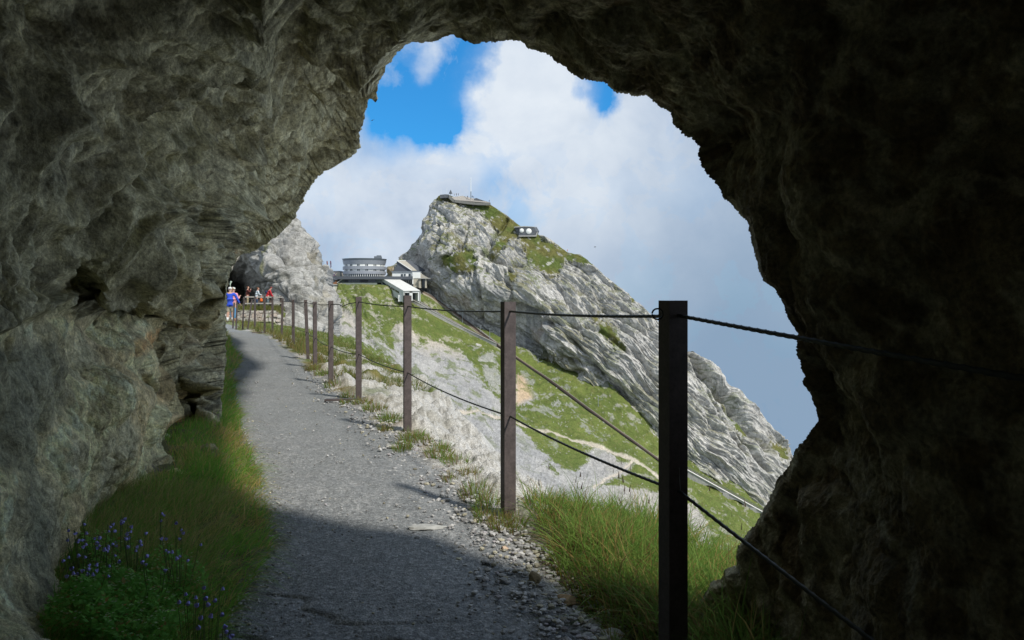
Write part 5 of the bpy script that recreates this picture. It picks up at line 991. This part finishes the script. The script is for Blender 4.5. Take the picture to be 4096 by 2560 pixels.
for x, yt in ((983, 1185), (1036, 1187), (1082, 1186), (1124, 1184), (1160-22, 1190)): 
    if x < 1130: MB().bar(V(x, 1226, 61.6), V(x, yt, 61.6), .13).build('post', M['wood_d'], rl)
for ya, yb in ((1187.5, 1189), (1214, 1213)): MB().bar(V(981, ya, 61.45), V(1127, yb, 61.45), .12, .09).build('rail', M['wood'], rl)
# ---- figures
def skinmesh(name, chains, m, parent, sub=1):
    """chains: list of lists of (xyz, radius); the first chain may be branched from by giving an index tuple"""
    vs, es, rs, roots = [], [], [], []
    for ch in chains:
        prev = None
        for it in ch:
            if isinstance(it, int): prev = it; continue
            vs.append(it[0]); rs.append(it[1]); k = len(vs)-1
            if prev is None: roots.append(k)
            else: es.append((prev, k))
            prev = k
    me = bpy.data.meshes.new(name); me.from_pydata(vs, es, []); o = bpy.data.objects.new(name, me); C.objects.link(o); o.parent = parent
    md = o.modifiers.new('skin', 'SKIN'); md.use_smooth_shade = True
    if not me.skin_vertices: return o
    for i, r in enumerate(rs): me.skin_vertices[0].data[i].radius = (r, r)
    for i in range(len(vs)): me.skin_vertices[0].data[i].use_root = i in roots
    s = o.modifiers.new('sub', 'SUBSURF'); s.levels = sub; s.render_levels = sub
    me.materials.append(m); return o
_pm = {}
def pm(col):
    if col not in _pm: _pm[col] = flat('cloth', col, .9)
    return _pm[col]
SKIN = flat('skin', (.50, .30, .22), .6)
def person(name_label, loc, rz, h, top, legs, hair, lean=0.0, arms=None, shorts=False, coat=False, step=0.0, group=None, shoes=(.05, .045, .04), pack=None, cap=None, head_dx=0, detail=True):
    """stands facing local +Y; lean tips the upper body forward; arms: two (elbow, wrist) pairs in body units"""
    root = empty('person', loc, name_label, 'person', group, rz); root.scale = (h, h, h)
    cl, sl = math.cos(lean), math.sin(lean)
    def L(x, y, z):
        if z > .52: dz = z-.52; return (x, y*cl+dz*sl, .52+dz*cl-y*sl)
        return (x, y, z)
    arms = arms or (((-.15, .0, .63), (-.15, .05, .50)), ((.15, .0, .63), (.15, .05, .50)))
    ra = .118 if not coat else .122
    body = [[(L(0, 0, .52), .075), (L(0, 0, .62), .07), (L(0, 0, .72), .08), (L(0, 0, .79), .07), (L(0, 0, .845), .032), (L(head_dx, .006, .875), .04), (L(head_dx, .012, .915), .052), (L(head_dx, .008, .955), .052), (L(head_dx, 0, .982), .032)]]
    nv = 9
    for s, (e, w) in zip((-1, 1), arms):
        hand = tuple(Vector(w)+(Vector(w)-Vector(e)).normalized()*.035); body.append([3, (L(s*ra, 0, .80), .032), (L(*e), .026), (L(*w), .018), (L(*hand), .022)]); nv += 4
    for s in (-1, 1):
        fw = step*s; body.append([0, (L(s*.05, 0, .47), .058), ((s*.055, fw*.5+.01, .27), .04), ((s*.058, fw, .055), .024), ((s*.06, fw+.03, .022), .024), ((s*.062, fw+.075, .018), .02)]); nv += 5
    if detail:
        for s, (e, w) in zip((-1, 1), arms):
            d = (Vector(w)-Vector(e)).normalized(); sd = Vector((1, 0, 0)) if abs(d.x) < .8 else Vector((0, 0, 1)); c0 = Vector(w)+d*.045
            for q, ln in ((-.016, .034), (-.005, .042), (.006, .040), (.016, .030)):
                b0 = c0+sd*q; body.append([(L(*b0), .0065), (L(*(b0+d*ln*.6)), .006), (L(*(b0+d*ln+Vector((0, .006, -.006)))), .005)])
            b0 = Vector(w)+d*.02+sd*.02*(-s); body.append([(L(*b0), .007), (L(*(b0+sd*.018*(-s)+d*.012)), .006), (L(*(b0+sd*.024*(-s)+d*.028)), .005)])
    skinmesh('body', body, SKIN, root, 2 if detail else 1)
    # jacket or shirt: torso and sleeves
    g = .014; tz = .40 if coat else .50
    jk = [[(L(0, 0, .56), .088), (L(0, 0, .64), .083), (L(0, 0, .73), .093), (L(0, 0, .80), .075), (L(0, 0, .838), .045)]]
    for s, (e, w) in zip((-1, 1), arms): jk.append([3, (L(s*ra, 0, .80), .045), (L(*e), .038), (L(*w), .028)])
    jk.append([0, (L(0, 0, .50), .098)]+([((0, -.005, .42), .108)] if coat else []))
    skinmesh('coat' if coat else 'jacket', jk, pm(top), root, 1)
    tr = [[((0, 0, .50), .082), ((0, 0, .47), .07)]]
    for s in (-1, 1):
        fw = step*s; c = [0, ((s*.052, 0, .44), .068), ((s*.055, fw*.5+.01, .28), .05)]
        if not shorts: c += [((s*.058, fw, .07), .034)]
        tr.append(c)
    skinmesh('shorts' if shorts else 'trousers', tr, pm(legs), root, 1)
    if shorts: 
        for s in (-1, 1): MB().tube([(s*.058, step*s*.75, .15), (s*.058, step*s, .05)], [.033, .028], 8).build('sock', pm((.62, .62, .60)), root, True, org=(0, 0, 0))
    for s in (-1, 1):
        fw = step*s; skinmesh('shoe', [[((s*.06, fw-.015, .022), .026), ((s*.06, fw+.03, .020), .026), ((s*.062, fw+.08, .016), .021)]], pm(shoes), root, 1)
    skinmesh('hair', [[(L(head_dx, -.020, .915), .058), (L(head_dx, -.014, .962), .062), (L(head_dx, .002, .990), .046)]], pm(hair), root, 1)
    if detail:
        f = MB(); c = Vector(L(head_dx, .064, .918)); f.box(c, (.012, .016, .02)); 
        for s in (-1, 1): f.box(Vector(L(head_dx+s*.018, .058, .932)), (.012, .006, .006)); f.box(Vector(L(head_dx+s*.052, .005, .925)), (.010, .02, .03))
        f.box(Vector(L(head_dx, .058, .897)), (.026, .006, .005)); f.build('face', pm((.40, .20, .15)), root, org=(0, 0, 0))
    if pack: skinmesh('backpack', [[(L(0, -.11, .60), .06), (L(0, -.125, .68), .075), (L(0, -.115, .77), .06)]], pm(pack), root, 1)
    if cap: MB().lathe(L(head_dx, .005, .965), [(.062, -.01), (.058, .015), (.035, .035), (.005, .04)], 12).build('cap', pm(cap), root, True, org=(0, 0, 0)); 
    return root
X, Y = -13.45, 37.6
person('white haired person in long blue coat and beige shorts, farthest along the path', (X, Y, 0), rad(8), 1.72, (.035, .085, .52), (.36, .32, .24), (.66, .65, .62), lean=.06, coat=True, shorts=True, step=.05, arms=(((-.15, -.02, .64), (-.14, .02, .51)), ((.185, .03, .66), (.235, .10, .54))))
person('person in a pink top and blue jeans half hidden beyond the blue coat', (-14.36, 40.6, 0), rad(-20), 1.74, (.70, .30, .34), (.10, .28, .50), (.30, .20, .13), cap=(.60, .66, .58), arms=(((-.15, .02, .64), (-.13, .08, .55)), ((.15, .03, .65), (.13, .12, .72))), shoes=(.3, .12, .08))
hpole = MB().tube([V(923, 1150, 41.2), V(920.5, 1137, 41.2), V(925.5, 1125, 41.2)], [.02, .03, .05], 6).build('walking_pole', flat('pale_green_pole', (.50, .60, .48)), None, org=V(923, 1150, 41.2)); tag(hpole, 'pale pole tip sticking up above the head of the person in pink', 'walking pole')
zt = .52
person('person in brown jacket with hands raised to the face behind the wooden railing', ((990-CX)/F*64.5, 64.5, zt), rad(-75), 1.66, (.115, .035, .03), (.36, .30, .18), (.10, .04, .02), lean=.05, arms=(((-.13, .10, .70), (-.06, .13, .83)), ((.13, .10, .70), (.06, .13, .83))), head_dx=0)
person('person in a white shirt and dark blue jeans looking down over the railing', ((1027-CX)/F*63.6, 63.6, zt-.02), rad(-60), 1.58, (.56, .62, .66), (.03, .06, .13), (.20, .07, .03), lean=.16, arms=(((-.14, .07, .65), (-.10, .20, .62)), ((.14, .07, .65), (.10, .22, .63))))
person('person in a red jacket with a navy backpack leaning on the railing', ((1070-CX)/F*63.4, 63.4, zt-.02), rad(-65), 1.66, (.46, .03, .04), (.13, .17, .18), (.07, .03, .025), lean=.38, pack=(.02, .035, .08), cap=(.20, .03, .03), arms=(((-.14, .12, .66), (-.10, .24, .58)), ((.14, .12, .66), (.12, .26, .58))))
bag = empty('shoulder_bag', V(1045, 1212, 62.6), 'bright orange bag hanging at the railing between the white shirt and the red jacket', 'bag')
skinmesh('bag_body', [[((0, 0, .07), .13), ((0, 0, .22), .15), ((.01, 0, .40), .11)]], pm((.78, .16, .03)), bag, 1); skinmesh('bag_flap', [[((-.06, -.03, .46), .09), ((.10, -.03, .50), .08)]], pm((.62, .05, .06)), bag, 1)
# tiny people on the summit
cols = [((1817, 782.5), (.6, .58, .52), 'tiny pale clad person on the summit just right of the pyramid shelter'), ((1825.5, 783), (.05, .05, .06), 'tiny dark clad person on the summit, second right of the pyramid shelter'), ((1833, 783), (.10, .05, .05), 'tiny person in dark red on the summit, third right of the pyramid shelter'), ((1870.5, 793), (.04, .05, .08), 'tiny dark clad person on the summit just left of the tall mast'), ((1889, 792), (.05, .06, .10), 'tiny person in dark blue at the right side of the foot of the tall mast'), ((1894.5, 794.5), (.03, .03, .03), 'tiny person in black a step right of the foot of the tall mast'), ((1957, 809.5), (.03, .035, .04), 'tiny dark person standing at the right end of the summit wall'), ((2269.5, 1008), (.60, .04, .04), 'tiny person in red on the grassy ridge below the radar bunker')]
for (x, y), c, lab in cols:
    D = 512 if y < 900 else 496.5; person(lab, V(x, y, D), rad(rng.integers(0, 360)), 1.75, c, (.06, .07, .1) if y < 900 else (.5, .45, .4), (.08, .05, .03), group='people on the mountain', detail=False)
# birds
def bird(x, y, D, span, rz, tilt, lab):
    p = V(x, y, D); b = empty('bird', p, lab, 'bird', None); b.rotation_euler = (tilt, rad(-12), rz); m = MB()
    m.tube([(-.0, -.42*span, .0), (0, -.2*span, 0), (0, 0, 0), (0, .16*span, .01), (0, .25*span, .015), (0, .31*span, .0)], [.03*span, .035*span, .07*span, .06*span, .035*span, .005*span], 8)
    for s in (-1, 1): m.hexa([(0, -.06*span, 0), (0, .1*span, 0), (s*.28*span, .14*span, .05*span), (s*.28*span, -.06*span, .05*span)], [(0, -.06*span, .02*span), (0, .1*span, .02*span), (s*.28*span, .14*span, .06*span), (s*.28*span, -.06*span, .06*span)]); m.hexa([(s*.28*span, -.06*span, .05*span), (s*.28*span, .14*span, .05*span), (s*.5*span, .02*span, .02*span), (s*.48*span, -.05*span, .02*span)], [(s*.28*span, -.06*span, .06*span), (s*.28*span, .14*span, .06*span), (s*.5*span, .02*span, .025*span), (s*.48*span, -.05*span, .025*span)])
    m.build('body', flat('black_plumage', (.012, .012, .014), .6), b, org=(0, 0, 0)); return b
bird(1490, 481, 60, .42, rad(-25), rad(25), 'black bird gliding in the blue gap beside the rock edge')
bird(2380, 988, 220, .8, rad(30), rad(60), 'faint distant bird against the cloud right of the radar bunker')

# ================================================================= flowers and leafy plants on the left bank
FL = flat('violet_petals', (.36, .34, .78), .6); ST = flat('flower_stem', (.09, .14, .04), .7)
def bell_plant(px, py, n, r, lab, seed):
    R_ = np.random.default_rng(seed); zf = .24; Y = (EYE-zf)*F/(py-HY); X = (px-CX)/F*Y; z0 = float(ground_z(np.array([X]), np.array([Y]))[0]); pl = empty('bellflower', (X, Y, z0), lab, 'flower', 'violet bellflowers in the left grass bank')
    st = MB()
    for i in range(int(n*1.7)):
        a = R_.random()*6.28; q = 1.25*r*math.sqrt(R_.random()); tx, ty, tz = q*math.cos(a), q*math.sin(a)*1.2, zf-z0+R_.normal(0, .03); st.tube([(tx*.3, ty*.3, 0), (tx*.8, ty*.8, tz*.7), (tx, ty, tz+.012), (tx+.008, ty-.004, tz+.006)], .0011, 4)
        b = MB(); k = .0042+.002*R_.random(); b.lathe((0, 0, 0), [(.15*k, 0), (.75*k, -.5*k), (.85*k, -1.3*k), (1.25*k, -2.0*k)], 10); o = b.build('blossom', FL, pl, True, org=(0, 0, 0)); o.location = (tx+.008, ty-.004, tz+.006); o.rotation_euler = (R_.normal(0, .7), R_.normal(0, .7), 0)
    st.build('stems', ST, pl, org=(0, 0, 0))
for i, a in enumerate(((330, 2170, 7, .05, 'bellflower tuft growing tight against the rock at the left end of the bank'), (345, 2270, 8, .06, 'bellflower tuft by the rock just above the leafy white flowered cushion'), (400, 2140, 6, .05, 'bellflower tuft second from the rock in the upper row'), (480, 2110, 7, .06, 'bellflower tuft in the middle of the upper row, under the pale slab'), (535, 2160, 8, .06, 'densest bellflower tuft below the tip of the dry grass'), (430, 2230, 6, .06, 'bellflower tuft in the lower row left of the leafy cushion'), (640, 2080, 2, .02, 'pair of bellflower blossoms standing alone above the dry grass'), (620, 2230, 4, .05, 'small bellflower tuft at the right end of the lower row'), (715, 2180, 7, .06, 'bellflower tuft nearest the gravel in the upper part of the bank'), (775, 2400, 4, .04, 'bellflower tuft to the right of the leafy cushion'), (820, 2440, 5, .04, 'bellflower tuft near the bottom of the picture beside the gravel'), (880, 2530, 4, .03, 'lowest bellflower tuft at the gravel edge'))): bell_plant(*a, 100+i)
def leafy():
    n = 9000; Y = 2.35+1.0*rng.random(n); xw, xl = lat(XWALL, Y), lat(XL, Y); X = xw+.02+(xl-xw-.10)*rng.random(n)*ss(3.5, 2.9, Y); k = rng.random(n) < ss(3.3, 2.85, Y); X, Y = X[k], Y[k]; n = len(X)
    mound = .10+.09*fbm(np.stack([X*3, Y*3, X*0], 1), 3); z = ground_z(X, Y)+mound*(.35+.75*rng.random(n)**.5); c = np.stack([X, Y, z], 1)
    a = rng.random(n)*6.28; L_ = .011+.009*rng.random(n); t = rng.normal(.2, .4, n); d = np.stack([np.cos(a), np.sin(a), t], 1)*L_[:, None]; s = np.stack([-np.sin(a), np.cos(a), rng.normal(0, .3, n)], 1)*L_[:, None]*.38
    v = np.stack([c, c+d*.5+s, c+d, c+d*.5-s], 1).reshape(-1, 3); f = (np.arange(n)[:, None]*4+np.arange(4)[None]); col = np.repeat(gcol(n, .06, ((.14, .38, .06), (.28, .55, .12))), 4, 0)
    m = 330; i = rng.integers(0, n, m); p = np.stack([X[i], Y[i], ground_z(X[i], Y[i])+mound[i]*1.15], 1); vs, cs = [v], [col]; fs = [f]; b = len(v)
    for q in range(5):
        an = q*1.257; e = np.array([math.cos(an), math.sin(an), .35])*.0045; g = np.array([-math.sin(an), math.cos(an), 0])*.0022; w = np.stack([p, p+e*.6+g, p+e, p+e*.6-g], 1).reshape(-1, 3); vs.append(w); fs.append(np.arange(m)[:, None]*4+np.arange(4)[None]+b); b += len(w); cs.append(np.tile([.62, .64, .42], (len(w), 1)))
    tag(mesh_np('leafy_ground_cover', np.concatenate(vs), np.concatenate(fs), M['grass'], col=np.concatenate(cs)), kind='stuff')
leafy()
